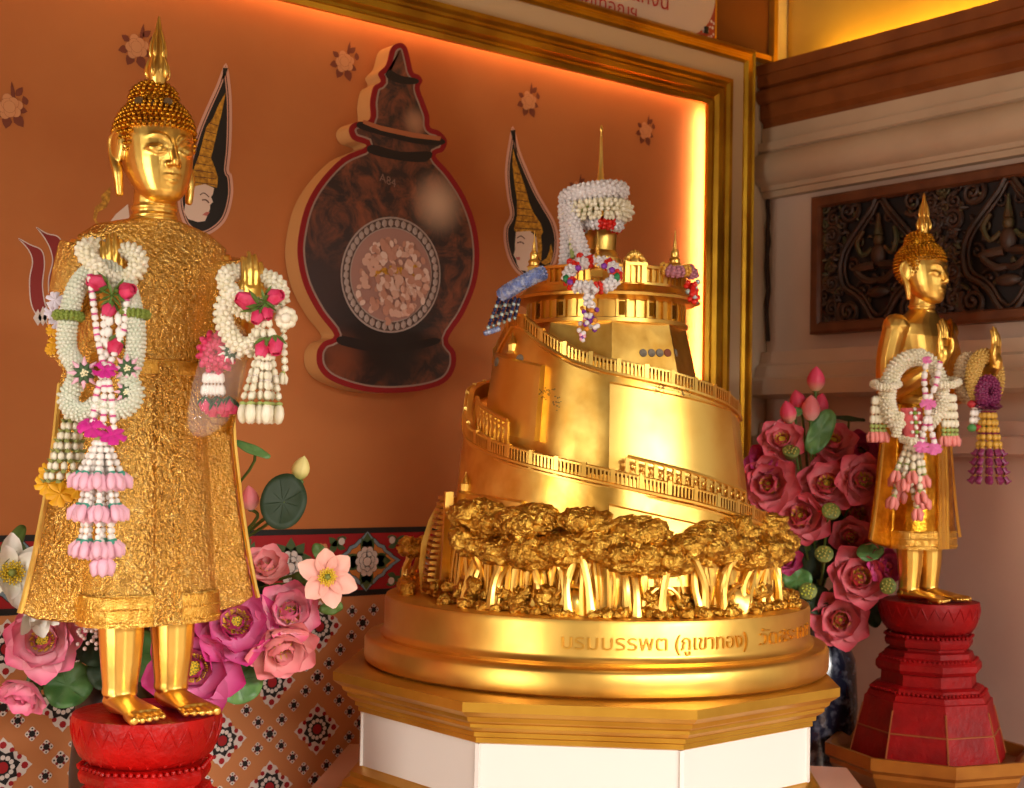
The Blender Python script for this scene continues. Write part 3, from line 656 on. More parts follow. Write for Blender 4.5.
# ------------------------------------------------------------------ golden mountain model
GM = thing('golden_mountain_model', 'large gilded temple mountain model with spiral ramp, trees and spire', 'model', (MC.x, MC.y, PZ), ROT)
def PT(r, a, z): a = math.radians(a); return V((r * math.cos(a), r * math.sin(a), z - PZ))
b = MB(); b.lathe([(.0, 0), (.482, 0), (.491, .006), (.493, .014), (.493, .046), (.489, .053), (.482, .056), (0, .056)], 128, (0, -.013, 0)); b.build('lower_disc', GOLDM, GM)
b = MB(); b.lathe([(.44, .055), (.46, .0555), (.462, .062), (.455, .068), (.453, .075), (.453, .13), (.45, .138), (.442, .14), (0, .14)], 128, (0, -.012, 0)); PL = b.build('plinth', GOLDM, GM)
b = MB()
for tx, a0_, a1_ in (('บรมบรรพต', -7.6, 17.3), ('(ภูเขาทอง)', 19.3, 39.6), ('วัดสระเกศ', 44.0, 72)):
    v, f = text_pts(tx, 1.0); xs = [q.x for q in v]; x0, L = min(xs), max(xs) - min(xs)
    def bend(q, R): a = math.radians(a0_ + (q.x - x0) / L * (a1_ - a0_)); return (R * math.cos(a), R * math.sin(a) - .012, .086 + q.y * .0405)
    b.add([bend(q, .4565) for q in v], f); cnt = {}
    for p in f:
        for i in range(len(p)): e = frozenset((p[i], p[(i + 1) % len(p)])); cnt[e] = cnt.get(e, 0) + 1
    for p in f:
        for i in range(len(p)):
            e = (p[i], p[(i + 1) % len(p)])
            if cnt[frozenset(e)] == 1: b.add([bend(v[e[0]], .4565), bend(v[e[1]], .4565), bend(v[e[1]], .452), bend(v[e[0]], .452)], [[0, 1, 2, 3]])
lab(b.build('inscription', mat('raised gold lettering', '#e2ac48', .35, 1), PL), 'raised gold Thai lettering')
def tab(t, a): return float(np.interp(a, [q[0] for q in t], [q[1] for q in t])), float(np.interp(a, [q[0] for q in t], [q[2] for q in t]))
TA = [(-180, .27, 1.58), (-130, .268, 1.62), (-100, .28, 1.60), (-88, .293, 1.585), (-80, .298, 1.558), (-70, .308, 1.522), (-60, .316, 1.497), (-45, .32, 1.473), (-30, .328, 1.455), (0, .34, 1.42), (30, .35, 1.385), (60, .356, 1.343), (80, .362, 1.312), (110, .362, 1.29), (150, .34, 1.32), (180, .27, 1.58)]
TB = [(-180, .2, 1.7), (-140, .21, 1.71), (-110, .232, 1.705), (-90, .236, 1.672), (-80, .238, 1.668), (-70, .237, 1.682), (-60, .237, 1.712), (-52, .238, 1.738), (-42, .242, 1.726), (-30, .248, 1.694), (-15, .257, 1.66), (0, .265, 1.638), (30, .272, 1.613), (60, .281, 1.583), (80, .287, 1.555), (110, .272, 1.545), (130, .24, 1.60), (150, .2, 1.67), (180, .2, 1.7)]
def shell(tb, zb, batter, th, name, m, par, cap_r, floor_drop):
    b = MB(); secs = []; NA = 96
    for i in range(NA):
        a = -180 + 360 * i / NA; r, z = tab(tb, a)
        und = .004 * math.sin(a * .11 + 1) + .003 * math.sin(a * .23)
        s = []
        for t in (0, .2, .4, .6, .8, 1): zz = zb + (z - zb) * t; s.append(PT(r + (z - zz) * batter + und * math.sin(math.pi * t), a, zz))
        s += [PT(r - th, a, z), PT(r - th, a, z - floor_drop), PT(cap_r(a), a, z - floor_drop - .005), PT(cap_r(a), a, zb)]
        secs.append(s)
    b.loft(secs, closed=True, caps=False); return b.build(name, m, par, sharp=50)
def parapet(tb, name, par, a0, a1, h=.026, batter=.13):
    b = MB(); A = np.arange(a0, a1 + .1, 2.5)
    for dz, rr in ((0, .0035), (-h, .0042)): b.tube([PT(tab(tb, a)[0] + .003 - dz * batter, a, tab(tb, a)[1] + dz) for a in A], rr, 6)
    b.tube([PT(tab(tb, a)[0] + .001, a, tab(tb, a)[1] - h - .008) for a in A], .004, 6)
    a = a0; i = 0
    while a < a1:
        r, z = tab(tb, a); step = .0075 / r * 57.3
        big = i % 7 == 0
        b.box(PT(r + .003, a, z - h / 2), (.004, .0045 if big else .0018, h / 2 + (.005 if big else 0)), Matrix.Rotation(math.radians(a), 3, 'Z'))
        a += step * (1.3 if big else 1); i += 1
    return b.build(name, GOLDB, par)
slot = mat('dark gold slot', '#6a430c', .5, 1)
TAo = shell(TA, 1.14, .1, .012, 'lower_tier', GOLD, GM, lambda a: .2, .03); parapet(TA, 'parapet', TAo, -130, 115)
TBo = shell(TB, 1.25, .13, .01, 'upper_tier', GOLD, GM, lambda a: .15, .03); parapet(TB, 'parapet', TBo, -110, 112)
def slots(tb, par, a0, a1, h=.026):
    b = MB(); A = np.arange(a0, a1 + .1, 2.5)
    b.loft([[PT(tab(tb, a)[0] + .0012 + dr, a, tab(tb, a)[1] - dz) for dr, dz in ((0, .003), (0, h - .003), (-.003, h - .003), (-.003, .003))] for a in A]); b.build('parapet_recess', slot, par)
slots(TA, TAo, -130, 115); slots(TB, TBo, -110, 112)
def slab(tb, a0, a1, zt0, zt1, zb0, zb1, par, batter, th=.007):
    b = MB(); secs = []
    for a in np.linspace(a0, a1, 12):
        t = (a - a0) / (a1 - a0); r, z = tab(tb, a); zt_ = zt0 + (zt1 - zt0) * t; zb_ = zb0 + (zb1 - zb0) * t; s = []
        for zz, e in ((zb_, th), (zt_ - .004, th), (zt_, th * .5), (zt_, -.01), (zb_, -.01)): s.append(PT(r + (z - zz) * batter + e, a, zz))
        secs.append(s)
    b.loft(secs); return b.build('wall_buttress', GOLDB, par, sharp=30)
slab(TB, -68, -31, 1.66, 1.628, 1.5, 1.475, TBo, .13, .012); slab(TB, 2, 62, 1.592, 1.545, 1.41, 1.36, TBo, .13)
slab(TB, -31, -28, 1.628, 1.625, 1.475, 1.472, TBo, .13, .017)
slab(TA, -62, -27, 1.37, 1.355, 1.2, 1.2, TAo, .1, .01); slab(TA, 2, 70, 1.355, 1.27, 1.2, 1.2, TAo, .1, .008)
def arcade(a0, a1, ra, dz0, dz1, par, n):
    b = MB()
    A = np.linspace(a0, a1, n + 1); R = [tab(TA, a)[0] - ra for a in A]; Z = [tab(TA, a)[1] for a in A]
    top = [dz0 + (dz1 - dz0) * i / n for i in range(n + 1)]
    b.tube([PT(R[i], A[i], Z[i] + top[i]) for i in range(n + 1)], .0045, 6); b.tube([PT(R[i], A[i], Z[i] + top[i] - .012) for i in range(n + 1)], .003, 6)
    for i in range(n + 1):
        b.box(PT(R[i], A[i], Z[i] + top[i] / 2 - .01), (.003, .0025 if i % 3 else .004, top[i] / 2 + .008), Matrix.Rotation(math.radians(A[i]), 3, 'Z'))
        if i < n: b.ball(PT(R[i] , (A[i] + A[i + 1]) / 2, Z[i] + top[i] * .45), (.004, .004, .007))
    b.build('arcade', GOLDB, par)
arcade(8, 56, .012, .035, .03, TAo, 15); arcade(-66, -40, .02, .05, .045, TAo, 9)
for a, r_, z, par in ((-50, .27, 1.652, TBo), (-58, .352, 1.362, TAo)):      # little niche shrines
    b = MB(); b.lathe([(.012, 0), (.014, .004), (.011, .006), (.011, .02), (.013, .022), (.009, .028), (.004, .034), (.001, .045)], 8, PT(r_ - .02, a, z)); b.build('niche_shrine', GOLDB, par)
# core below the terrace
a8 = math.radians(22.5)
b = MB(); b.lathe([(.225, 1.50 - PZ), (.19, 1.655 - PZ), (.174, 1.722 - PZ), (.17, 1.724 - PZ), (0, 1.724 - PZ)], 8, a0=math.radians(4)); CO = b.build('upper_core', GOLD, GM, sharp=20)
# terrace: windowed wall, eave, balustrade
b = MB(); b.lathe([(.172, 1.72 - PZ), (.178, 1.722 - PZ), (.178, 1.73 - PZ), (.168, 1.732 - PZ), (.168, 1.775 - PZ), (.0, 1.775 - PZ)], 16); TR = b.build('terrace_wall', GOLDB, GM, sharp=25)
b = MB()
for k in range(48):
    a = 360 * k / 48
    b.box(PT(.169, a, 1.752), (.004, .0025 if k % 3 else .005, .02), Matrix.Rotation(math.radians(a), 3, 'Z'))
b.build('pilasters', GOLDB, TR)
b = MB()
for k in range(16):
    a = 360 * (k + .5) / 16; b.box(PT(.1672, a, 1.75), (.002, .006, .014), Matrix.Rotation(math.radians(a), 3, 'Z'))
b.build('window_openings', slot, TR)
b = MB(); b.lathe([(.165, 1.768 - PZ), (.19, 1.77 - PZ), (.203, 1.775 - PZ), (.204, 1.781 - PZ), (.19, 1.787 - PZ), (.182, 1.796 - PZ), (.178, 1.80 - PZ), (0, 1.80 - PZ)], 16); b.build('eave', GOLD, GM, sharp=25)
b = MB(); b.lathe([(.166, 1.80 - PZ), (.174, 1.80 - PZ), (.174, 1.806 - PZ), (.168, 1.808 - PZ), (.168, 1.832 - PZ), (.175, 1.835 - PZ), (.176, 1.84 - PZ), (.166, 1.843 - PZ), (.16, 1.84 - PZ), (.16, 1.80 - PZ)], 16); BA = b.build('balustrade', GOLDB, GM, sharp=25)
b = MB()
for k in range(64):
    a = 360 * k / 64; b.box(PT(.1695, a, 1.82), (.003, .002 if k % 4 else .005, .014), Matrix.Rotation(math.radians(a), 3, 'Z'))
b.build('baluster_row', GOLDB, BA)
b = MB(); c = PT(.172, 19, 1.806)      # ornamental gate on the balustrade
R_ = Matrix.Rotation(math.radians(19), 3, 'Z')
for sx in (-1, 1): b.box(c + R_ @ V((.004, sx * .018, .015)), (.008, .005, .02), R_); b.box(c + R_ @ V((.004, sx * .007, .015)), (.006, .0025, .018), R_)
b.box(c + R_ @ V((-.002, 0, .015)), (.004, .018, .018), R_); b.box(c + R_ @ V((.004, 0, .034)), (.011, .024, .003), R_)
for k in range(7):
    t = (k - 3) / 3; b.ball(c + R_ @ V((.004, t * .02, .04 + .016 * (1 - t * t))), (.006, .006, .009))
b.tube([c + R_ @ V((.004, .022 * math.cos(q), .034 + .02 * math.sin(q))) for q in np.linspace(0, math.pi, 10)], .004, 6); b.ball(c + R_ @ V((.006, 0, .04)), (.006, .01, .012)); b.build('ornamental_gate', GOLDB, BA)
# chedi
b = MB(); b.lathe([(r, z - PZ) for r, z in ((.105, 1.80), (.105, 1.812), (.09, 1.814), (.09, 1.826), (.074, 1.83), (.072, 1.84), (.062, 1.842), (.061, 1.852), (.056, 1.855), (.055, 1.862), (.049, 1.865), (.048, 1.873), (.042, 1.877), (.04, 1.885), (.0355, 1.89), (.0365, 1.90), (.037, 1.92), (.036, 1.945), (.032, 1.962), (.026, 1.972), (.02, 1.975))], 40, (0, -.017, 0)); CH = b.build('chedi', GOLDB, GM, sharp=35)
b = MB(); b.box(PT(0, 0, 1.98) + V((0, -.017, 0)), (.02, .02, .012)); b.lathe([(r, z - PZ) for r, z in ((.014, 1.99), (.016, 2.0), (.013, 2.003), (.015, 2.012), (.012, 2.016), (.0135, 2.024), (.011, 2.028), (.0115, 2.036), (.009, 2.04), (.0095, 2.048), (.0075, 2.052), (.0075, 2.06), (.0062, 2.064), (.0045, 2.1), (.003, 2.14), (.0018, 2.152), (.004, 2.156), (.0035, 2.162), (.001, 2.168))], 16, (0, -.017, 0)); b.build('spire', GOLDB, CH, sharp=35)
def pagoda(loc, s):
    b = MB(); b.box(loc + V((0, 0, .01 * s)), (.017 * s, .017 * s, .01 * s)); b.lathe([(r * s, z * s) for r, z in ((.02, .018), (.022, .022), (.016, .026), (.016, .034), (.019, .037), (.012, .045), (.0125, .052), (.013, .058), (.01, .066), (.006, .07), (.0075, .075), (.005, .078), (.006, .084), (.004, .087), (.0045, .093), (.003, .097), (.001, .13))], 14, loc); return b.build('corner_pagoda', GOLDB, GM, sharp=35)
pagoda(PT(.168, -68, 1.83), .72); pagoda(PT(.165, 60, 1.838), .66); pagoda(PT(.187, -6, 1.81), .72)
# stairway on the left flank
b = MB(); N = 17; Rz = Matrix.Rotation(math.radians(-74), 3, 'Z')
for k in range(N):
    t = k / N; z = 1.147 + .205 * t; r = .366 - .034 * t ** 1.6
    b.box(PT(r, -74, z + .009), (.020, .034, .003), Rz); b.box(PT(r - .014, -74, z + .003), (.020, .034, .0045), Rz)
ST = b.build('stairway', GOLD, GM, smooth=False)
def blade(pts, th, name):
    b = MB(); secs = []
    for r0, r1, a, z in pts: secs.append([PT(r0, a, z), PT(r1, a, z), PT(r1, a + th, z), PT(r0, a + th, z)])
    b.loft(secs); b.build(name, GOLD, ST, sharp=30)
blade([(.376, .388, -84, 1.142), (.381, .394, -84, 1.2), (.377, .39, -84, 1.25), (.362, .375, -84, 1.3), (.343, .357, -84, 1.335), (.325, .342, -84, 1.355)], 1.6, 'stair_wall')
blade([(.355, .374, -63, 1.142), (.354, .372, -63, 1.2), (.35, .368, -63, 1.3), (.348, .366, -63, 1.365)], 1.4, 'stair_wall')
# trees and rocks round the foot
def lump(b, c, r, sub, amp, fr, seed, mi=0):
    v, f = ICO[sub]; out = []
    for p in v:
        d = V(p); sv = V((seed, seed * .7, 0)); nn = noise.fractal(d * fr + sv, 1, 2, 3); q = d * (1 + amp * nn + (.10 * noise.noise(d * 9 + sv) if sub == 4 else 0)); out.append((c[0] + q.x * r[0], c[1] + q.y * r[1], c[2] + q.z * r[2]))
    b.add(out, f, mi)
rt = random.Random(3)
trees = []
a = -41
while a < 92:
    trees.append((a, .373 - max(0, a - 40) * .0005 + rt.uniform(-.006, .008), 1.262 + rt.uniform(-.012, .012) - max(0, a) * .0001, rt.uniform(.042, .056))); a += rt.uniform(8.5, 11)
for a in (-45, -36, -28, -20, -3, 12, 32, 50, 68, 88): trees.append((a + rt.uniform(-2, 2), .352 - max(0, a - 40) * .0004, 1.30 + rt.uniform(-.012, .014) - max(0, a) * .0002 + (.018 if a < -50 else 0), rt.uniform(.045, .06)))
trees += [(-97, .42, 1.23, .034)]
for i, (a, r, z, s) in enumerate(trees):
    b = MB(); c = PT(r, a, 0)
    base = PT(r + rt.uniform(.0, .02), a + rt.uniform(-3, 3), 1.145); top = PT(r, a, z)
    for q in range(rt.choice([3, 3, 4])):
        j = V((rt.uniform(-.012, .012), rt.uniform(-.014, .014), 0)); j2 = V((rt.uniform(-.03, .03), rt.uniform(-.03, .03), rt.uniform(-.01, .01)))
        mid = base.lerp(top, .5) + V((rt.uniform(-.012, .012), rt.uniform(-.012, .012), 0))
        b.tube(crv([base + j, mid + j * .5, top + j2], 5), [.0115, .010, .009, .008, .0075, .0075, .0075, .0075, .008, .009, .010], 7)
    T = b.build('tree', GOLDB, GM)
    b = MB(); lump(b, top + V((0, 0, .004)), (s * .9, s * 1.05, s * .62), 4, .36, 2.4, i * 3.1)
    for q in range(5):
        an = rt.uniform(0, 6.28); lump(b, top + V((s * .6 * math.cos(an), s * .7 * math.sin(an), rt.uniform(-.004, .016))), (s * .5, s * .55, s * .42), 3, .36, 2.5, i * 5 + q)
    b.build('canopy', FOL, T, sharp=180)
b = MB()
for i in range(120):
    a = rt.uniform(-56, 100); r = rt.uniform(.378, .42); s = rt.uniform(.006, .015)
    lump(b, PT(r, a, 1.145 + s * .5), (s, s * 1.1, s * rt.uniform(.7, 1.1)), 2, .75, 2.2, i * 1.7)
for i in range(44):
    a = rt.uniform(-66, 100); r = rt.uniform(.365, .38); s = rt.uniform(.012, .022)
    lump(b, PT(r, a, 1.16 + rt.uniform(0, .025)), (s, s * .9, s * 1.0), 2, .75, 2.0, i * 2.3)
for i in range(12):
    a = -110 + i * 3; lump(b, PT(.42, a, 1.15), (.02, .02, .025), 2, .5, 1.5, i)
rk = b.build('rock_border', FOL, GM, sharp=180); rk['kind'] = 'stuff'
b = MB()
for i in range(90):
    a = -54 + 156 * i / 90 + rt.uniform(-1, 1); r = .366 + rt.uniform(-.004, .008)
    b.tube(crv([PT(r, a, 1.14), PT(r + rt.uniform(-.004, .006), a + rt.uniform(-1, 1), 1.19), PT(r, a + rt.uniform(-2.5, 2.5), 1.26)], 3), rt.uniform(.003, .006), 6)
tk = b.build('background_trunks', GOLDB, GM); tk['kind'] = 'stuff'
for a in (-8, 18, 45):
    b = MB(); P = [PT(.382, a + 6 * math.cos(q), 1.15 + .05 * math.sin(q)) for q in np.linspace(0, math.pi, 9)]
    b.tube(P, .004, 6); lump(b, PT(.37, a, 1.16), (.025, .03, .035), 2, .3, 1.2, a); b.build('cave_mouth', GOLDB, GM)
# coins stuck on
def coin(px, py, m, label, grp, r=.0095):
    bpy.context.view_layer.update(); dg = bpy.context.evaluated_depsgraph_get(); d = V(ray(px, py)).normalized()
    hit, c, nrm, _, _, _ = SC.ray_cast(dg, V(CP), d)
    if nrm.dot(d) > 0: nrm = -nrm
    b = MB(); b.lathe([(0, -.001), (r * .93, -.001), (r, -.0006), (r, .0008), (r * .93, .0012), (r * .86, .0008), (0, .0008)], 20)
    for p in range(6): b.ball((r * .45 * math.cos(p), r * .4 * math.sin(p * 1.7), .0008), (r * .2, r * .15, .0005))
    o = b.build('coin', m, sharp=25); o.matrix_world = Matrix.Translation(c + nrm * .001) @ basis(nrm).to_4x4(); return tag(o, label, 'coin', grp)

# small worn flecks in the gilding
for ci, (cx, cy_3, sx, sy, n_) in enumerate(((545, 393, 8, 5, 26), (556, 402, 5, 7, 18), (660, 389, 7, 6, 26), (683, 392, 9, 6, 30), (640, 470, 30, 30, 0))):
    if not n_: continue
    bpy.context.view_layer.update(); dg = bpy.context.evaluated_depsgraph_get(); b = MB(); inv = GM.matrix_world.inverted(); rf = random.Random(ci)
    for k in range(n_):
        d = V(ray(cx + rf.gauss(0, .5) * sx, cy_3 + rf.gauss(0, .5) * sy)).normalized(); hit, c, nrm, _, ob, _ = SC.ray_cast(dg, V(CP), d)
        if hit and nrm.dot(d) < 0: b.ball(inv @ (c + nrm * .0002), (rf.uniform(.0012, .003), rf.uniform(.001, .0022), .0006), inv.to_3x3() @ basis(nrm), 1)
    b.build('worn_patch', mat('worn gilding fleck', '#8a6a30', .6, .4), GM)
# ------------------------------------------------------------------ statues
def sup(hw, hd, cy, z, n=24, p=.8, cx=0):
    o = []
    for k in range(n):
        a = 2 * math.pi * k / n; c, s = math.cos(a), math.sin(a)
        o.append((cx + hw * math.copysign(abs(c) ** p, c), cy + hd * math.copysign(abs(s) ** p, s), z))
    return o
def statue(name, label, base, scale, hands, full, tilt=(0, 0, 0)):
    S = thing(name, label, 'statue', base, 0, None, scale); S.rotation_euler = tilt
    b = MB()
    # head and face
    b.loft([sup(hw * 1.045, (bk - fr) / 2, (bk + fr) / 2, z, 28, 1) for z, hw, fr, bk in ((.879, .016, -.052, -.02), (.885, .027, -.0605, -.005), (.895, .037, -.0655, .015), (.91, .0455, -.068, .035), (.93, .0525, -.0705, .052), (.95, .0565, -.0715, .064), (.97, .0585, -.0712, .072), (.99, .06, -.069, .076), (1.01, .0595, -.064, .077), (1.03, .055, -.054, .072), (1.05, .044, -.038, .058), (1.066, .022, -.018, .038))])
    for s in (-1, 1):
        b.tube(crv([(s * .004, -.0695, .972), (s * .015, -.068, .9855), (s * .031, -.0585, .9895), (s * .049, -.038, .981)], 4), [.0041] * 8 + [.0038, .0034, .003, .0026, .002], 6)
        b.ball((s * .0265, -.0568, .9655), (.0172, .0122, .0086), Matrix.Rotation(s * .42, 3, 'Z'), 2)
        b.tube(crv([(s * .011, -.0692, .962), (s * .026, -.0672, .9578), (s * .043, -.0490, .963)], 4), .0023, 5)
        b.ball((s * .0085, -.0725, .9385), (.0058, .0065, .0048), sub=2)
        b.ball((s * .0675, .012, .975), (.006, .0195, .032), Matrix.Rotation(s * -.25, 3, 'Z'), 2)
        b.tube(crv([(s * .068, .014, 1.004), (s * .0735, .028, .988), (s * .072, .024, .96), (s * .068, .010, .935), (s * .066, .006, .91), (s * .064, .005, .887)], 4), [.003, .004, .004, .0045, .005, .005, .005, .0055, .006, .007, .008, .009, .0095, .0095, .009, .0085, .008, .008, .0075, .007, .005], 8)
    b.tube([(0, -.066, .985), (0, -.0725, .965), (0, -.0815, .944), (0, -.0795, .9365)], [.004, .005, .0078, .0068], 8)
    b.tube(crv([(-.019, -.0625, .9195), (-.009, -.0675, .9205), (0, -.0685, .919), (.009, -.0675, .9205), (.019, -.0625, .9195)], 3), [.0015, .0025, .0032, .0036, .0038, .0036, .0032, .0036, .0038, .0036, .0032, .0025, .0015], 7)
    b.tube(crv([(-.015, -.0625, .9135), (0, -.0668, .9105), (.015, -.0625, .9135)], 3), [.002, .003, .0042, .0046, .0042, .003, .002], 7)
    b.tube([(0, .008, .8), (0, .006, .86), (0, .0, .93)], [.046, .038, .036], 16)
    for z in (.858, .872): b.tube([(.0385 * math.cos(q), .006 + .0385 * math.sin(q), z) for q in np.linspace(0, 6.283, 25)[:-1]], .0028, 6, True)
    # torso, arms, legs
    k = .88 if full else 1
    b.loft([sup(.04 * k, .038 * k, .006, .86, p=1), sup(.075 * k, .045 * k, .008, .838, p=1), sup(.118 * k, .052 * k, .008, .815, p=1), sup(.118 * k, .06 * k, .004, .78, p=1), sup(.106 * k, .062 * k, .002, .73, p=1), sup(.088 * k, .052 * k, .004, .66, p=1), sup(.08 * k, .05 * k, .004, .60, p=1), sup(.092, .055, .004, .52, p=1), sup(.09, .055, .004, .40, p=1)])
    for s, H in zip((-1, 1), hands):
        H = V(H); sh = V((s * .122, .008, .803)); el = V((s * .134, .03, .605)); wr = H + V((0, .006, -.052))
        ar = 1.0 if not full else .8
        b.ball(sh - V((0, 0, .014 if full else 0)), .024 if full else .04, sub=2)
        b.tube(crv([sh, sh.lerp(el, .5) + V((s * .008, .006, 0)), el], 5), [q * ar for q in (.03 if full else .036, .034 if full else .037, .037, .036, .035, .034, .033, .032, .031, .030, .029)], 12)
        b.tube(crv([el, el.lerp(wr, .5) + V((0, 0, -.008)), wr, H + V((0, .004, -.02))], 5), [q * ar + (1 - ar) * .012 for q in (.029, .030, .0295, .029, .028, .027, .025, .023, .021, .019, .018, .018, .018, .018, .018, .018)], 12)
        # hand: palm faces -Y, fingers up, thumb on the inner side
        b.loft([sup(.016, .011, H.y + .004, H.z - .05, cx=H.x), sup(.020, .012, H.y + .003, H.z - .03, cx=H.x), sup(.0215, .011, H.y + .002, H.z - .008, cx=H.x), sup(.0205, .008, H.y + .001, H.z + .008, cx=H.x)])
        inn = -s
        for q, (ox, L_) in enumerate(((.0165, .058), (.0055, .068), (-.0055, .064), (-.0165, .052))):
            x = H.x + inn * ox
            b.tube(crv([(x, H.y + .001, H.z - .004), (x + inn * ox * .02, H.y - .001, H.z + L_ * .4), (x, H.y + .002, H.z + L_ * .75), (x, H.y + .007, H.z + L_)], 3), [.0056, .0056, .0055, .0054, .0053, .005, .0048, .0045, .0042, .0032], 8)
        b.tube(crv([(H.x + inn * .014, H.y - .004, H.z - .04), (H.x + inn * .026, H.y - .010, H.z - .022), (H.x + inn * .028, H.y - .012, H.z - .002), (H.x + inn * .025, H.y - .010, H.z + .016)], 3), [.009, .009, .0085, .008, .0075, .007, .0065, .006, .0055, .004], 8)
    for s in (-1, 1):
        fx_ = s * .047
        b.tube(crv([(fx_, .004, .42), (fx_, .008, .2), (fx_, .006, .12), (fx_, .008, .055), (fx_, .01, .03)], 4), [.05, .048, .046, .044, .041, .040, .039, .038, .037, .0355, .034, .032, .0305, .0295, .030, .030, .028], 14)
        b.ball((fx_, .026, .019), (.023, .022, .019), sub=2)
        b.loft([[(fx_ + (.026 + .008 * t) * math.cos(q), .012 - .105 * t, (.018 + (.028 - .034 * t ** .8) * 0) + (.042 - .03 * t) * .5 * math.sin(q) - .003 + (.004 - .004 * t)) for q in np.linspace(0, 6.283, 15)[:-1]] for t in np.linspace(0, 1, 8)])
        for q in range(5):
            o = (q - 2) * .0132 * -s; L_ = (.028, .03, .028, .025, .022)[q]; r_ = (.0088, .0066, .0064, .0062, .006)[q]
            b.tube(crv([(fx_ + o * .85, -.08, .011), (fx_ + o, -.092 - L_ * .5, .0095), (fx_ + o, -.092 - L_ , .0075)], 3), [r_, r_, r_, r_ * 1.02, r_ * .98, r_ * .9, r_ * .7], 8)
    b.remesh('body', GOLDB, S, .0022, 2)
    # hair of small curls, topknot, flame
    b = MB(); cv, cf = ICO[3]
    def hairok(p): return p[2] > .958 - .72 * p[1] - (.012 * max(0, 1 - abs(p[0]) / .02) * 0) and not (p[1] < -.03 and p[2] < 1.004 - .10 * abs(p[0]))
    hc, hr = np.array((0, .012, .998)), np.array((.0665, .078, .072)); uc_, ur = np.array((0, .016, 1.066)), np.array((.039, .041, .032))
    pts = cv * hr + hc; ok = [hairok(p) for p in pts]
    b.add(pts, [q for q in cf if all(ok[i] for i in q)]); b.ball(uc_, ur, sub=3)
    for C_, R_, N_ in ((hc, hr * 1.01, 1000), (uc_, ur * 1.02, 340)):
        nr_ = int(math.pi * R_.mean() / .0098)
        for ir in range(nr_):
            th = math.pi * (ir + .5) / nr_; m_ = max(1, int(2 * math.pi * math.sin(th) * R_[:2].mean() / .0102))
            for iq in range(m_):
                q = 2 * math.pi * (iq + .5 * (ir % 2)) / m_; d = np.array((math.sin(th) * math.cos(q), math.sin(th) * math.sin(q), math.cos(th))); p = C_ + d * R_
                if not hairok(p): continue
                if C_ is hc and np.sum(((p - uc_) / ur) ** 2) < .8: continue
                if C_ is uc_ and np.sum(((p - hc) / hr) ** 2) < .8: continue
                b.ball(p, (.0047, .0047, .0066), basis(d), 1)
    hb = b.build('curled_hair', mat('gilded curls', '#d99c2c', .32, 1, '#a87018', 60, .5), S, sharp=80)
    b = MB(); b.lathe([(.0, 1.088), (.013, 1.09), (.015, 1.096), (.0155, 1.10), (.0185, 1.108), (.019, 1.118), (.0165, 1.13), (.013, 1.142), (.0105, 1.155), (.0085, 1.17), (.006, 1.19), (.0035, 1.205), (.001, 1.214)], 16)
    for q in range(5):
        a = q * 6.283 / 5 - 1.2
        for z0_, z1_, r_ in ((1.102, 1.15, .018), (1.135, 1.19, .0115)):
            b.tube(crv([(r_ * math.cos(a), r_ * math.sin(a), z0_), (r_ * 1.1 * math.cos(a), r_ * 1.1 * math.sin(a), (z0_ + z1_) / 2 - .006), (r_ * .45 * math.cos(a), r_ * .45 * math.sin(a), z1_)], 4), [.0015, .003, .0045, .0045, .004, .0038, .003, .002, .001], 6)
    b.build('flame_finial', GOLDB, S, sharp=60)
    # robe
    b = MB()
    b.loft([sup(.092, .058, .004, .62, p=1), sup(.098, .064, .004, .5, p=.9), sup(.106, .07, .0, .36, p=.85), sup(.114, .072, .0, .24, p=.8), sup(.12, .072, .0, .153, p=.75)], mi=0)
    b.loft([sup(.135, .02, .022, .64, p=.7), sup(.158, .017, .026, .56, p=.6), sup(.166, .014, .028, .46, p=.6), sup(.18, .013, .028, .36, p=.6), sup(.196, .012, .028, .27, p=.6), sup(.212, .011, .028, .2, p=.6), sup(.217, .010, .028, .182, p=.6), sup(.19, .011, .028, .167, p=.6), sup(.14, .011, .028, .158, p=.6), sup(.1, .011, .028, .153, p=.6)])
    if full:
        b.loft([sup(.05, .046, .006, .85, p=1), sup(.105, .052, .008, .836, p=1), sup(.138, .058, .006, .812, p=1), sup(.122, .066, .002, .77, p=1), sup(.104, .068, .0, .72, p=1), sup(.1, .06, .004, .64, p=1), sup(.094, .058, .004, .58, p=1)])
        for s, H in zip((-1, 1), hands):
            H = V(H); sh = V((s * .122, .008, .795)); el = V((s * .134, .03, .605)); wr = H + V((0, .008, -.062))
            b.tube(crv([sh, sh.lerp(el, .5) + V((s * .009, .006, 0)), el], 5), [.043, .044, .0435, .0425, .041, .040, .0395, .039, .038, .038, .038], 14)
            b.tube(crv([el, el.lerp(wr, .5) + V((0, .01, -.012)), wr], 5), [.038, .037, .036, .035, .034, .033, .031, .029, .027, .0255, .0245], 14)
            b.loft([[tuple(p) for p in (el + V((0, .02, 0)), wr + V((0, .012, -.01)), wr + V((0, .016, -.03)), V((s * .16, .034, .46)))], [tuple(p + V((s * .008, 0, 0))) for p in (el + V((0, .02, 0)), wr + V((0, .012, -.01)), wr + V((0, .016, -.03)), V((s * .16, .034, .46)))]])
    else:
        s = 1; H = V(hands[1]); sh = V((.122, .008, .803)); el = V((.134, .03, .605)); wr = H + V((0, .008, -.062))
        b.ball(sh, .041, sub=2); b.tube(crv([sh, sh.lerp(el, .5) + V((.009, .006, 0)), el, el.lerp(wr, .6)], 5), .0385, 14)
        b.loft([sup(.0955, .0585, .004, .60, p=1), sup(.1, .06, .004, .66, p=1)])
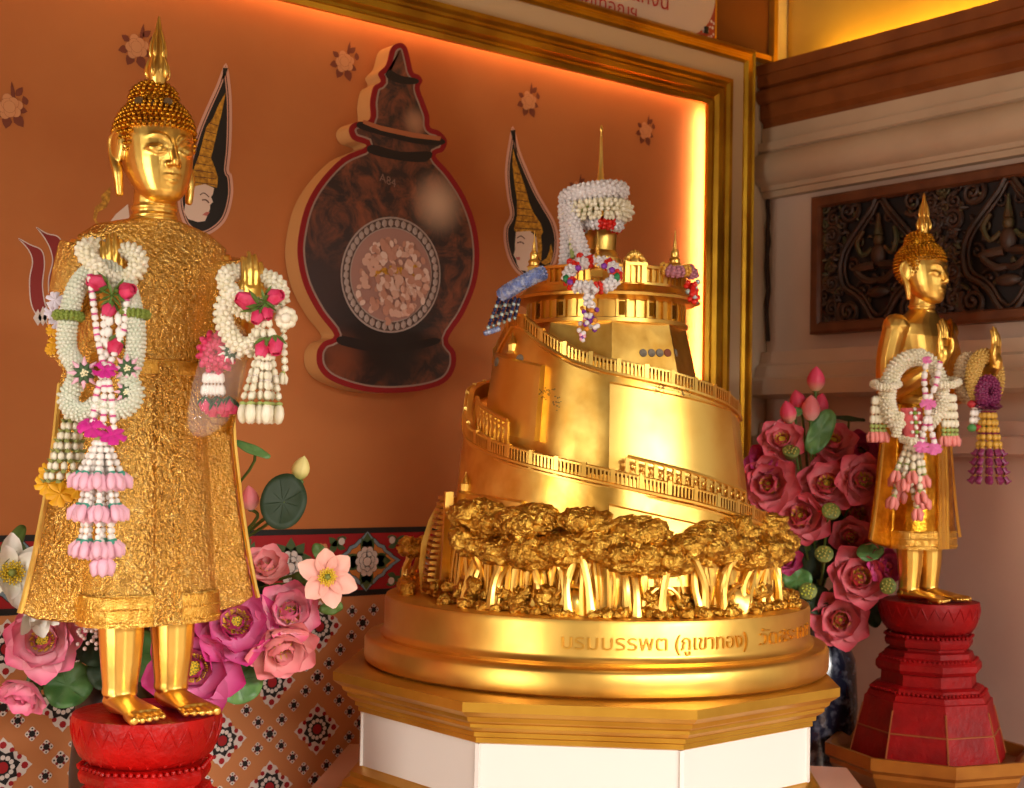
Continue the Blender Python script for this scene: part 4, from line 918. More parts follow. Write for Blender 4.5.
        # shawl from the left shoulder under the right arm, front and back
        for sy in (-1, 1):
            P = [(.112, .008 + sy * .03, .845), (.07, .004 + sy * .06, .80), (.02, .003 + sy * .072, .74), (-.045, .004 + sy * .066, .67), (-.088, .006 + sy * .035, .625)]
            Q = [(.13, .008 + sy * .03, .80), (.115, .004 + sy * .058, .74), (.1, .003 + sy * .058, .68), (.06, .004 + sy * .058, .62), (.0, .006 + sy * .058, .6)]
            P, Q = crv(P, 4), crv(Q, 4); b.loft([[p, q, q - V((0, sy * .012, 0)), p - V((0, sy * .012, 0))] for p, q in zip(P, Q)])
    ro = b.remesh('robe', ROBE if full else mat('smooth gold robe', '#e2a431', .3, 1, '#b9791c', 30, .5, .5, 110), S, .003, 2)
    b = MB(); b.loft([sup(.119, .0745, .0, .206, p=.78), sup(.122, .0755, .0, .201, p=.77), sup(.1245, .0755, .0, .159, p=.75), sup(.1235, .0745, .0, .153, p=.75), sup(.1, .06, .0, .153, p=.75)], caps=False)
    for z in (.203, .183, .162):
        P = [V(q) for q in sup(.1245 - (z - .148) * .09, .0765, 0, z, 96, .76)]
        for p in P: b.ball(p, .0024, sub=1)
    b.build('hem_band', HEMG, S, sharp=60)
    b = MB(); b.loft([[(-x_, y_, z), (x_, y_, z), (x_, y_ + .008, z), (-x_, y_ + .008, z)] for x_, y_, z in ((.016, -.0625, .6), (.018, -.069, .5), (.021, -.0745, .36), (.023, -.0765, .24), (.024, -.0775, .154))]); 
    for s in (-1, 1):
        b.tube([(s * x_, y_, z) for x_, y_, z in ((.016, -.0625, .6), (.018, -.069, .5), (.021, -.0745, .36), (.023, -.0765, .24), (.024, -.0775, .154))], .0022, 6)
        b.tube([(s * x_, y_, z) for x_, y_, z in ((.008, -.0635, .6), (.009, -.070, .5), (.010, -.0755, .36), (.011, -.0775, .24), (.012, -.0785, .154))], .0016, 6)
    b.build('front_pleat', ROBE if full else GOLDB, S, sharp=40)
    b = MB(); b.loft([sup(.1, .0655, .004, .603, 32, p=1), sup(.1015, .067, .004, .6, 32, p=1), sup(.1015, .067, .004, .582, 32, p=1), sup(.1, .0655, .004, .579, 32, p=1)]); b.build('belt', HEMG if full else GOLDB, S, sharp=50)
    for s in (-1, 1): b = MB(); b.tube([(s * x_, .016, z) for x_, z in ((.158, .56), (.166, .46), (.18, .36), (.196, .27), (.212, .2), (.218, .18))], .005, 6); b.build('robe_edge', GOLDB, S)
    return S
from mathutils import Euler
TL = (-.009, -.011, 0)
def loc_of(w_, base, s, tilt=(0, 0, 0)): return tuple(Euler(tilt).to_matrix().inverted() @ ((V(w_) - V(base)) / s))
HA, HB = at(112, 272, 2.30), at(253, 292, 2.285)
statue('buddha_statue', 'large gold standing buddha in embroidered robe on bright red pedestal', LB, 1.0, (loc_of(HA, LB, 1, TL), loc_of(HB, LB, 1, TL)), True, TL)
RS = at(921, 601, 3.585); RS.z = RB.z
HC, HD = at(943, 342, 3.46), at(996, 350, 3.44)
statue('buddha_statue', 'smaller smooth gold standing buddha in profile beside the wall on dark red pedestal', RS, .87, (loc_of(HC, RS, .87), loc_of(HD, RS, .87)), False)
# ------------------------------------------------------------------ garlands
def resample(P, step, closed=False):
    P = [V(p) for p in P]
    if closed: P = P + [P[0]]
    out = [P[0]]; acc = 0
    for i in range(1, len(P)):
        a, c = P[i - 1], P[i]; L = (c - a).length; d = step - acc
        while d <= L: out.append(a.lerp(c, d / L)); d += step
        acc = L - (d - step)
    return out
def px3(pts, dep): return [at(p[0], p[1], p[2] if len(p) > 2 else dep) for p in pts]
def rope(b, pts, R, br, around, mi=0, closed=False, elong=1.25, step=None, mi2=None):
    P = resample(pts, step or br * 1.75, closed); N = len(P); prev = None
    for i, p in enumerate(P):
        t = (P[min(i + 1, N - 1)] - P[max(i - 1, 0)]).normalized()
        x = basis(t, (0.3, .5, .8)).col[0].copy() if prev is None else (prev - t * prev.dot(t)).normalized()
        prev = x; y = t.cross(x)
        for k in range(around):
            a = 2 * math.pi * (k + .5 * (i % 2)) / around; d = x * math.cos(a) + y * math.sin(a)
            b.ball(p + d * R, (br, br, br * elong), basis(d), 1, mi2 if (mi2 is not None and (i // 2) % 3 == 0) else mi)
    b.tube(P if N > 1 else pts, R, 8, mi=mi)
def strand(b, p0, p1, r, mi, msp=None, every=2, sag=0, L=None):
    p0, p1 = V(p0), V(p1); d = p1 - p0; n = max(2, int(d.length / ((L or r * 2.2)))); 
    for i in range(n):
        t = (i + .5) / n; p = p0.lerp(p1, t) + V((0, 0, -sag * math.sin(math.pi * t)))
        b.ball(p, (r, r, d.length / n * .58), basis(d), 1, mi)
        if msp is not None and i % every == 0: b.ball(p0.lerp(p1, i / n), (r * .95, r * .95, r * .35), basis(d), 1, msp)
def tulip(b, p, d, r, L, mi, mc):
    B = basis(d); d = V(d).normalized(); p = V(p)
    b.ball(p + d * L * .1, (r * .6, r * .6, L * .25), B, 1, mc)
    for k in range(4):
        a = k * 1.571 + rnd.random(); o = B @ V((math.cos(a), math.sin(a), 0))
        b.tube([p + d * L * .12 + o * r * .35, p + d * L * .5 + o * r * .75, p + d * L * .85 + o * r * .7, p + d * L * 1.02 + o * r * .95], [r * .35, r * .6, r * .5, r * .08], 7, mi=mi)
def rosebud(b, p, d, r, mi, mg):
    B = basis(d); d = V(d).normalized(); p = V(p); b.ball(p, (r * .7, r * .7, r), B, 2, mi)
    for k in range(5):
        a = k * 1.257; o = B @ V((math.cos(a), math.sin(a), 0)); s = B @ V((-math.sin(a), math.cos(a), 0))
        b.loft([[p - d * r + o * r * .2 - s * r * .2, p - d * r + o * r * .2 + s * r * .2, p - d * r + o * r * .28], [p + o * r * .75 - s * r * .55, p + o * r * .78 + s * r * .55, p + o * r * .92], [p + d * r * 1.05 + o * r * .35 - s * r * .35, p + d * r * 1.05 + o * r * .42 + s * r * .4, p + d * r * 1.1 + o * r * .55]], mi=mi)
        o2 = B @ V((math.cos(a + .6), math.sin(a + .6), 0)); b.tube([p - d * r * 1.1, p - d * r * .5 + o2 * r * .75, p + d * r * .2 + o2 * r * 1.25], [r * .22, r * .25, r * .03], 5, mi=mg)
def star(b, c, nrm, R, mi, mi2, mc, n=8):
    B = basis(nrm); c = V(c); nz_ = V(nrm).normalized()
    for ring, (m_, RR, h) in enumerate(((mi, R, 0), (mi2, R * .68, R * .14))):
        for k in range(n):
            a = 2 * math.pi * (k + .5 * ring) / n; o = B @ V((math.cos(a), math.sin(a), 0)); b.tube([c + nz_ * h, c + o * RR * .55 + nz_ * (h + R * .12), c + o * RR + nz_ * h], [R * .1, R * .17, R * .02], 6, mi=m_)
    for k in range(9):
        a = 2.4 * k; rr = R * .25 * math.sqrt(k / 9); b.ball(c + B @ V((rr * math.cos(a), rr * math.sin(a), R * .3)), R * .09, None, 1, mc)
def ribbon(b, c, nrm, R, mi, n=10):
    B = basis(nrm); c = V(c); z = V(nrm).normalized()
    for k in range(n):
        a = 6.283 * k / n + rnd.uniform(-.2, .2); o = B @ V((math.cos(a), math.sin(a), 0)); u = V((0, 0, 1)) * rnd.uniform(-.25, .25) * R
        s = B @ V((-math.sin(a), math.cos(a), 0)); w0 = R * .3
        b.loft([[c - s * w0 * .4, c + s * w0 * .4, c + z * R * .1], [c + o * R * .6 - s * w0 + u, c + o * R * .6 + s * w0 + u, c + o * R * .6 + z * R * .18 + u], [c + o * R - s * w0 * .6, c + o * R + s * w0 * .6, c + o * R + z * R * .05]], mi=mi)
TC = lambda p: (V(CP) - V(p)).normalized()
def G(name, label, group, px, py, dep): return thing(name, label, 'garland', at(px, py, dep), 0, group)
def fin(b, name, mats, par, label=None):
    o = orgn(b.build(name, mats, par, sharp=60))
    if label: lab(o, label)
    return o
K = 2.30 / 1390     # metres per pixel at the large statue's garlands
LGn, RGn, MGn = 'garlands on the large statue', 'garlands on the smaller statue', 'garlands on the golden mountain'
# 1. pearl rope hoop on the raised hand at viewer's left
g = G('pearl_garland', 'pale pearl bead hoop with green cuffs on the large statue hand holding most garlands', LGn, 104, 290, 2.25)
b = MB(); loop = [(104, 268, 2.29), (88, 274, 2.26), (75, 292, 2.24), (68, 322, 2.235), (67, 350, 2.235), (78, 370, 2.23), (74, 386, 2.23), (67, 398, 2.23), (74, 410, 2.225), (88, 412, 2.22), (102, 402, 2.215), (116, 410, 2.22), (129, 405, 2.22), (135, 392, 2.22), (127, 378, 2.22), (134, 360, 2.23), (136, 335, 2.235), (132, 306, 2.24), (123, 282, 2.26)]
rope(b, crv(px3(loop, 2.24), 5, True), 7.8 * K, .0037, 13, 0, True); fin(b, 'bead_hoop', [PEARL], g)
for p0, p1 in (((62, 314, 2.235), (75, 318, 2.235)), ((128, 316, 2.24), (141, 312, 2.24))):
    b = MB(); c = (at(*p0) + at(*p1)) / 2; t = (at(64, 330, 2.235) - at(66, 300, 2.238)); B = basis(t)
    rope(b, [c + B @ V((11 * K * math.cos(q), 11 * K * math.sin(q), 0)) for q in np.linspace(0, 6.283, 25)[:-1]], .005, .0036, 7, 0, True); fin(b, 'green_cuff', [OLIVE], g, 'olive green bead cuff')
for px, py, r in ((84, 373, 16), (127, 368, 14), (126, 392, 12)):
    b = MB(); c = at(px, py, 2.212); star(b, c, TC(c), r * K, 0, 1, 2, 8); fin(b, 'rosette', [LILAC, mat('dark green floret', '#3d5a34', .6), mat('cream bead', '#efe6c0', .5)], g, 'pink and green star rosette')
# 2. jasmine wrist chain with crimson rosebuds
g = G('jasmine_garland', 'white jasmine wrist chain with crimson rosebuds around the large statue right hand', LGn, 110, 262, 2.27)
b = MB(); ch = [(84, 250, 2.27), (92, 262, 2.255), (104, 276, 2.255), (118, 282, 2.255), (132, 276, 2.26), (139, 262, 2.27), (132, 252, 2.30), (112, 252, 2.34), (94, 246, 2.30)]
rope(b, crv(px3(ch, 2.27), 5, True), 6.5 * K, .0052, 7, 0, True, 1.3); fin(b, 'jasmine_chain', [JAS], g)
RLG = mat('rose leaf green', '#5d7a33', .55)
for px, py, r, dx, dy in ((98, 283, 9.5, -.6, .2), (126, 291, 9.5, .8, .15), (109, 309, 8, -.2, -1), (115, 345, 9, 0, -1)):
    b = MB(); rosebud(b, at(px, py, 2.225), CM.T @ np.array((dx, dy, .5)), r * K, 0, 1); fin(b, 'rosebud', [ROSE, RLG], g, 'crimson rosebud')
b = MB()
for k in range(7):
    a = k * .9; c = at(112, 295, 2.225); e = c + V(CM.T @ np.array((math.cos(a), math.sin(a), .2))) * 15 * K; b.tube([c, c.lerp(e, .5), e], [.002, .0055, .0005], 6, mi=0, flat=.4)
fin(b, 'rose_leaves', [RLG], g, 'green rose leaves')
b = MB(); strand(b, at(110, 315, 2.225), at(104, 372, 2.22), .0075, 0); strand(b, at(118, 312, 2.225), at(120, 340, 2.222), .007, 0); strand(b, at(104, 312, 2.225), at(103, 345, 2.222), .006, 0); fin(b, 'bud_strands', [WHB], g)
# 3. long tassel garland with magenta ribbons
g = G('tassel_garland', 'long white and pink tassel garland with magenta ribbons hanging down the large statue robe', LGn, 100, 300, 2.24)
b = MB()
for q in ([(90, 275), (93, 300), (97, 335), (104, 368)], [(127, 300), (124, 330), (116, 350), (107, 370)], [(103, 372), (96, 395), (92, 426)], [(107, 372), (112, 400), (114, 432)], [(105, 372), (104, 400), (103, 430)]):
    P = px3([(x, y, 2.222 if y < 366 else 2.205) for x, y in q], 2.22)
    for i in range(len(P) - 1): strand(b, P[i], P[i + 1], .0062, 0, 1, 2, L=.011)
fin(b, 'bead_strands', [WHB, PINKS], g, 'white strands with pink spacers')
for px, py, r in ((105, 370, 12), (92, 428, 14), (113, 436, 13)): b = MB(); c = at(px, py, 2.195); ribbon(b, c, TC(c) + V((0, 0, 1.1)), r * K, 0); fin(b, 'magenta_ribbon', [MAG], g, 'magenta ribbon rosette')
b = MB(); top = at(102, 440, 2.2); b.ball(top, .012, None, 2, 3)
for tier, (py, n_, rad) in enumerate(((472, 9, 19), (504, 8, 17), (540, 7, 15))):
    cen = at(101 - tier * 2.0, py, 2.205)
    for k in range(n_):
        a = 6.283 * k / n_ + tier * .4; e = cen + V((math.cos(a), math.sin(a), 0)) * rad * K
        strand(b, top + V((math.cos(a), math.sin(a), 0)) * .008, e, .0052 if tier else .0062, 0, L=.010); tulip(b, e, V((math.cos(a) * .25, math.sin(a) * .25, -1)), 8 * K, 17 * K, 1, 2)
e = at(103, 555, 2.2); strand(b, at(101, 530, 2.205), e, .005, 0); tulip(b, e, (0, 0, -1), 9.5 * K, 20 * K, 1, 2)
fin(b, 'tassel', [WHB, LILAC, TEAL, LGREEN], g, 'white tassel tipped with lilac buds')
# 4. green-leaf cone garland behind, with marigold ribbon
g = G('leaf_cone_garland', 'white bud and green leaf cone garland with yellow ribbon at the large statue side', LGn, 65, 420, 2.27)
b = MB(); t0 = at(72, 412, 2.27)
for tier in range(7):
    c = at(72 - tier * 1.1, 416 + tier * 10, 2.27); rr = (5 + tier * 2.1) * K; n_ = 6 + tier
    for k in range(n_):
        a = 6.283 * k / n_ + tier * .5; o = V((math.cos(a), math.sin(a), 0)); b.ball(c + o * rr, (.006, .006, .0085), None, 1, 0); b.tube([c + o * rr * .7 + V((0, 0, -.006)), c + o * (rr + .006) + V((0, 0, -.009)), c + o * (rr + .011) + V((0, 0, -.004))], [.003, .005, .0004], 5, mi=1, flat=.5)
fin(b, 'bud_cone', [JAS, mat('grey green leaf', '#8c9654', .55)], g)
b = MB(); strand(b, at(70, 300, 2.28), at(72, 412, 2.27), .004, 0); fin(b, 'cord', [JAS], g)
for px, py, r, d_, m_ in ((48, 484, 13, 2.262, 0), (60, 494, 14, 2.26, 0), (78, 488, 12, 2.265, 0), (47, 470, 8, 2.27, 0), (53, 330, 7, 2.27, 0), (54, 344, 7, 2.272, 0), (51, 350, 6, 2.27, 0), (55, 300, 9, 2.272, 1), (52, 312, 8, 2.275, 1), (57, 322, 8, 2.273, 1)):
    b = MB(); c = at(px, py, d_); ribbon(b, c, TC(c) + V((0, 0, .4)), r * K, 0, 9); fin(b, 'ribbon_bow', [(YEL, mat('pale lavender floss', '#e6dcea', .6))[m_]], g, ('yellow ribbon bow', 'pale lavender floss bow')[m_])
# 5. jasmine tassel garland on the other hand
g = G('jasmine_garland', 'white jasmine garland with tassel and rosebuds on the large statue left hand', LGn, 253, 300, 2.26)
b = MB(); ch = [(226, 276, 2.25), (228, 288, 2.24), (240, 300, 2.235), (256, 306, 2.235), (270, 306, 2.24), (281, 298, 2.25), (276, 283, 2.27), (262, 277, 2.31), (240, 272, 2.30)]
rope(b, crv(px3(ch, 2.25), 5, True), 6 * K, .0052, 7, 0, True, 1.3)
rope(b, crv(px3([(232, 292, 2.24), (224, 306, 2.24), (224, 322, 2.24), (232, 338, 2.238), (243, 348, 2.236), (252, 346, 2.234), (264, 330, 2.234)], 2.24), 5), 7 * K, .0055, 8, 0, False, 1.1)
rope(b, crv(px3([(232, 306, 2.237), (246, 314, 2.235), (262, 316, 2.234)], 2.235), 5), 4 * K, .0045, 7, 0, False, 1.1)
fin(b, 'jasmine_chain', [JAS], g)
for px, py, r, dx, dy in ((247, 301, 10, -.8, .3), (274, 297, 9, .8, .2), (258, 316, 7.5, -.3, -.8), (267, 312, 7, .3, -.8), (263, 348, 9, -.2, -1), (275, 345, 9, .2, -1)):
    b = MB(); rosebud(b, at(px, py, 2.21), CM.T @ np.array((dx, dy, .4)), r * K, 0, 1); fin(b, 'rosebud', [ROSE, RLG], g, 'crimson rosebud')
b = MB()
for k in range(7):
    a = k * .9; c = at(265, 302, 2.212); e = c + V(CM.T @ np.array((math.cos(a), math.sin(a), .2))) * 13 * K; b.tube([c, c.lerp(e, .5), e], [.002, .005, .0005], 6, mi=0, flat=.4)
fin(b, 'rose_leaves', [RLG], g, 'green rose leaves')
b = MB(); top = at(264, 318, 2.22)
for x0, x1 in ((259, 256), (264, 263), (269, 271), (266, 275)): strand(b, at(x0, 318, 2.218), at(x1, 338, 2.215), .0055, 0, 2, 2)
for k in range(14):
    a = 6.283 * k / 14; rr = 18 * K * (.55 if k % 2 else 1); e = at(262, 400, 2.222) + V((math.cos(a), math.sin(a), 0)) * rr; s0 = at(265, 352, 2.22) + V((math.cos(a), math.sin(a), 0)) * .011
    strand(b, s0, e, .0056, 0, 2, 3, L=.013); b.ball(e + V((0, 0, -.006)), (.0065, .0065, .004), None, 1, 1); b.ball(e + V((0, 0, -.022)), (.0085, .0085, .017), None, 2, 0)
strand(b, at(283, 318, 2.23), at(285, 372, 2.23), .0065, 0, L=.012); tulip(b, at(283, 372, 2.23), (0, 0, -1), .007, .02, 0, 1)
for k in range(8): a = k * .785; c = at(286, 318, 2.225); b.ball(c + V(CM.T @ np.array((math.cos(a), math.sin(a), .1))) * 6.5 * K, (.0085, .0085, .0085), None, 2, 0)
b.ball(at(286, 318, 2.215), .009, None, 2, 0)
fin(b, 'tassel', [JAS, LGREEN, WHB], g, 'white jasmine tassel')
# 6. garland in a clear plastic bag
g = G('bagged_garland', 'crimson and white garland inside a clear plastic bag by the large statue waist', LGn, 222, 380, 2.26)
b = MB(); c = at(217, 352, 2.262); B = basis(TC(c) + V((-.5, 0, .1)))
rope(b, [c + B @ V((11 * K * math.cos(q), 13 * K * math.sin(q), 0)) for q in np.linspace(0, 6.283, 25)[:-1]], 7 * K, .0055, 8, 0, True)
fin(b, 'rose_ring', [ROSE], g)
for k in range(8): b = MB(); rosebud(b, at(205 + 4 * k, 404 + (k % 3) * 3, 2.262 + .006 * (k % 2)), (0, 0, -1), 6.5 * K, 0, 1); fin(b, 'rosebud', [ROSE, mat('deep green leaf', '#24502f', .5)], g)
b = MB()
for k in range(6): strand(b, at(206 + 3 * k, 372, 2.26), at(203 + 4 * k, 396, 2.26), .006, 0)
c = at(231, 351, 2.25); star(b, c, TC(c), 13 * K, 0, 1, 0, 9); fin(b, 'white_strands', [WHB, MATS['deep green leaf']], g)
b = MB(); P = [(232, 322, 3), (229, 332, 15), (225, 350, 20), (219, 378, 22), (212, 405, 21), (207, 424, 17), (204, 434, 9), (203, 437, 2)]
secs = []
for px, py, r in P:
    c = at(px, py, 2.258); R0 = V(CM.T @ np.array((1, .15, 0))); D0 = V(CM.T @ np.array((0, 0, 1)))
    secs.append([c + R0 * r * K * 1.15 * math.cos(q) * (1 + .06 * math.sin(5 * q + py)) + D0 * r * K * .75 * math.sin(q) * (1 + .08 * math.sin(4 * q + py * .3)) for q in np.linspace(0, 6.283, 33)[:-1]])
b.loft(secs); fin(b, 'plastic_bag', [BAG], g, 'clear plastic bag')
# smaller statue
K2 = 3.47 / 1390
g = G('white_hoop_garland', 'thick white bead hoop with pink patterned ring and tassels on the smaller statue near arm', RGn, 915, 395, 3.46)
b = MB(); loop = [(922, 357, 3.45), (908, 359, 3.44), (896, 368, 3.44), (889, 384, 3.44), (887, 402, 3.44), (892, 418, 3.43), (900, 427, 3.43)]; rope(b, crv(px3(loop, 3.44), 6), 6.8 * K2, .0052, 13, 0, False, 1.3)
rope(b, crv(px3([(922, 357, 3.45), (932, 363, 3.45), (939, 376, 3.45), (942, 392, 3.44), (940, 408, 3.435), (932, 420, 3.43), (925, 427, 3.43)], 3.44), 6), 5.5 * K2, .005, 11, 0, False, 1.3)
fin(b, 'bead_hoop', [JAS], g)
for cx, cy_2 in ((886, 384), (946, 382)):
    b = MB(); rope(b, px3([(cx - 13, cy_2, 3.44), (cx - 6, cy_2 + 3, 3.40), (cx + 6, cy_2 + 3, 3.40), (cx + 13, cy_2, 3.44), (cx + 6, cy_2 - 2, 3.48), (cx - 6, cy_2 - 2, 3.48)], 3.44), .006, .0042, 7, 0, True); fin(b, 'white_cuff', [JAS], g)
b = MB(); rope(b, px3([(902, 439, 3.43), (913, 442, 3.40), (924, 439, 3.43), (913, 436, 3.46)], 3.43), .006, .0045, 7, 0, True); fin(b, 'white_cuff', [JAS], g)
b = MB(); rope(b, crv(px3([(900, 414, 3.42), (898, 424, 3.415), (896, 436, 3.42)], 3.42), 4), .008, .0045, 8, 0); fin(b, 'white_cuff', [JAS], g)
b = MB(); secs = []
for t in np.linspace(0, 1, 8):
    c = at(911 + 3 * t, 408 + 30 * t, 3.43); secs.append([c + V(CM.T @ np.array((math.cos(q) * 10.5 * K2, 0, math.sin(q) * 9 * K2))) for q in np.linspace(0, 6.283, 25)[:-1]])
b.loft(secs)
for i in range(3):
    c = at(915 + i * .8, 413 + i * 9.5, 3.405); 
    for q in range(4): a = q * 1.571; b.ball(c + V(CM.T @ np.array((math.cos(a) * 4 * K2, math.sin(a) * 4 * K2, 0))), .005, None, 1, 1)
    b.ball(c, .006, None, 1, 2)
fin(b, 'patterned_ring', [mat('coral pink floss', '#d65f66', .6), WHB, mat('lime floss', '#7f9f3a', .6)], g, 'coral pink ring with white and green diamonds')
for x, y0_, y1_, n_ in ((878, 396, 432, 4), (950, 394, 436, 4)):
    b = MB()
    for k in range(n_):
        dx = (k - 1.5) * 4.2; strand(b, at(x + dx * .6, y0_, 3.44), at(x + dx, y1_ - 8, 3.44), .0085, 0, L=.018); strand(b, at(x + dx, y1_ - 8, 3.44), at(x + dx, y1_ + 1, 3.44), .007, 1); tulip(b, at(x + dx, y1_ - 1, 3.44), (0, 0, -1), .011, .028, 2, 1)
    fin(b, 'tassel', [JAS, LGREEN, CORALB], g, 'small side tassel tipped with coral buds')
b = MB()
for k in range(11):
    a = 6.283 * k / 11; o = V((math.cos(a), math.sin(a), 0)); s0 = at(913, 444, 3.43) + o * .015; ln = (478, 470, 490, 474, 496, 470)[k % 6]; e = at(909, ln, 3.43) + o * .036
    strand(b, s0, e, .0085, 0, 1, 3, L=.017); tulip(b, e, o * .2 + V((0, 0, -1)), .0135, .034, 2, 1)
strand(b, at(910, 480, 3.42), at(917, 508, 3.42), .008, 0, 1, 2, L=.017); tulip(b, at(917, 507, 3.42), (0, 0, -1), .013, .034, 2, 1)
fin(b, 'tassel', [JAS, LGREEN, CORALB], g, 'long middle tassel tipped with coral buds')
g = G('pink_strand_garland', 'pink and white bead strand with magenta bows beside the smaller statue white hoop', RGn, 928, 370, 3.41)
b = MB()
for q in ([(926, 361), (924, 380), (926, 400)], [(940, 362), (936, 385), (928, 402)], [(928, 406), (930, 425), (935, 445)], [(928, 406), (925, 425), (921, 445)]):
    for i in range(2): strand(b, at(*q[i], 3.40), at(*q[i + 1], 3.40), .0085, 0, 1, 2, L=.016)
fin(b, 'bead_strands', [WHB, PINKS], g)
for px, py, r in ((928, 404, 8), (922, 447, 8), (934, 449, 8), (927, 360, 5)): b = MB(); c = at(px, py, 3.385); ribbon(b, c, TC(c) + V((0, 0, .9)), r * K2, 0); fin(b, 'pink_bow', [mat('bright pink ribbon', '#ea7bb8', .5)], g)
g = G('tan_bead_garland', 'tan bead hoop with plum and gold tassel on the smaller statue far hand', RGn, 985, 375, 3.45)
b = MB(); c = at(985, 378, 3.45); X = V(CM.T @ np.array((.85, 0, -.5))); Y_ = V(CM.T @ np.array((0, 1, 0)))
rope(b, [c + X * 17 * K2 * math.cos(q) + Y_ * 22 * K2 * math.sin(q) for q in np.linspace(0, 6.283, 33)[:-1]], 6.5 * K2, .0042, 12, 0, True); fin(b, 'tan_hoop', [TAN], g)
b = MB(); c = at(968, 378, 3.49); rope(b, [c + X * 12 * K2 * math.cos(q) + Y_ * 20 * K2 * math.sin(q) for q in np.linspace(0, 6.283, 33)[:-1]], 5 * K2, .005, 10, 0, True); fin(b, 'pale_hoop', [mat('pale tan bead', '#d8bd97', .5)], g)
b = MB(); c = at(988, 392, 3.42); rope(b, [c + X * 10 * K2 * math.cos(q) + Y_ * 11 * K2 * math.sin(q) for q in np.linspace(0, 6.283, 25)[:-1]], 5 * K2, .0045, 9, 0, True); ribbon(b, at(988, 407, 3.42), V((0, 0, 1)), 14 * K2, 0, 12); fin(b, 'plum_ring', [PURP], g)
b = MB()
for k in range(10):
    a = 6.283 * k / 10; o = V((math.cos(a), math.sin(a), 0)); s0 = at(988, 412, 3.42) + o * .014; e = at(989, 448, 3.42) + o * .026; strand(b, s0, e, .0085, 0, 1, 3, L=.016)
    for j in range(4): c = at(989, 450 + 9 * j, 3.42) + o * (.028 + .003 * j); b.tube([c, c + o * .008 + V((0, 0, -.012)), c + o * .018 + V((0, 0, -.008))], [.007, .008, .0008], 6, mi=1); b.ball(c + V((0, 0, .004)), .005, None, 1, 0)
fin(b, 'tassel', [OCH, PURP], g, 'gold and plum bead tassel')
b = MB()
for k in range(3): strand(b, at(974 + 3 * k, 402, 3.43), at(972 + 4 * k, 424, 3.43), .009, 0, L=.017)
for px, py, m_ in ((972, 404, 1), (980, 402, 1), (972, 428, 2), (979, 428, 1), (984, 426, 2)): b.ball(at(px, py, 3.425), (.012, .012, .010), None, 2, m_)
fin(b, 'side_tassel', [WHB, mat('red floss', '#b3262e', .6), mat('green floss', '#4d8a4a', .6)], g, 'small white tassel with red ends')
# golden mountain garlands
K3 = 2.98 / 1390
def ringpts(px, py, dep, rx, rd, n=40, tilt=0):
    c = at(px, py, dep); X = V(CM.T @ np.array((math.cos(tilt), math.sin(tilt), 0))); D = V((math.cos(AZ), math.sin(AZ), 0))
    return [c + X * rx * K3 * math.cos(q) + D * rd * math.sin(q) for q in np.linspace(0, 6.283, n + 1)[:-1]]
g = G('crystal_garland', 'clear crystal bead garland round the mountain spire trailing down its left', MGn, 600, 190, 2.99)
b = MB(); rope(b, ringpts(594, 195, 2.99, 27, .055, tilt=.14), 7.5 * K3, .0052, 9, 0, True, 1.1)
rope(b, crv(px3([(570, 206, 2.95), (574, 228, 2.93), (580, 246, 2.92), (586, 265, 2.92)], 2.95), 4), 6 * K3, .0052, 8, 0)
rope(b, crv(px3([(565, 206, 2.97), (567, 230, 2.95), (566, 260, 2.94), (562, 285, 2.93)], 2.95), 4), 5 * K3, .0055, 8, 0); fin(b, 'crystal_rope', [CRYS], g)
b = MB()
for px, py in ((580, 256), (586, 262), (592, 258), (578, 266), (570, 262)): b.ball(at(px, py, 2.905), .008, None, 2, 0)
for px, py in ((573, 268), (580, 272), (567, 270)): b.ball(at(px, py, 2.905), .008, None, 2, 1)
fin(b, 'red_and_orange_beads', [REDC, mat('orange bead', '#d98a26', .3)], g)
g = G('jasmine_ring', 'ring of plump white jasmine buds round the mountain spire below the crystal garland', MGn, 600, 215, 2.99)
b = MB()
for i, p in enumerate(resample(ringpts(596, 213, 2.99, 27, .056, tilt=.06), .0095, True)):
    o = (p - at(596, 213, 2.99)).normalized(); t = o.cross(V((0, 0, 1)))
    for j in range(6):
        a = -1.3 + j * .55; d = (o * math.cos(a) + V((0, 0, 1)) * math.sin(a) + t * rnd.uniform(-.2, .2)).normalized(); b.ball(p + d * .016, (.0055, .0055, .0115), basis(d), 1, 0); b.ball(p + d * .007, .005, None, 1, 1)
b.tube(crv(px3([(572, 224, 2.93), (571, 240, 2.93), (573, 258, 2.92)], 2.93), 4), .005, 6, mi=1)
for k in range(12): b.ball(at(571 + (k % 3) * 2, 226 + k * 2.4, 2.925), (.005, .005, .008), None, 1, 0)
fin(b, 'bud_ring', [JAS, LGREEN], g)
g = G('red_white_ring', 'red and clear bead ring low on the mountain spire under the jasmine buds', MGn, 600, 232, 2.99)
b = MB(); P = ringpts(599, 226, 2.99, 19, .042)
for i in range(8): 
    seg = [P[(i * 5 + k) % 40] for k in range(6)]; rope(b, seg, 4.5 * K3, .0055, 7, i % 2, False)
fin(b, 'bead_ring', [REDC, CRYS], g)
g = G('crystal_tassel_garland', 'red and clear crystal garland with violet tassel on the front of the mountain terrace', MGn, 592, 275, 2.75)
b = MB(); lp = [(590, 262, 2.84), (576, 266, 2.80), (568, 276, 2.76), (574, 286, 2.75), (588, 287, 2.74), (600, 288, 2.74), (612, 283, 2.75), (616, 272, 2.78), (606, 263, 2.83)]
rope(b, crv(px3(lp, 2.76), 4, True), 4 * K3, .0055, 7, 0, True, 1.2, mi2=1)
for px, py in ((578, 268), (570, 282), (612, 270), (604, 266)): b.ball(at(px, py, 2.735), .007, None, 1, 2)
for px, py in ((566, 279), (617, 277)): b.ball(at(px, py, 2.745), (.007, .007, .01), None, 1, 3)
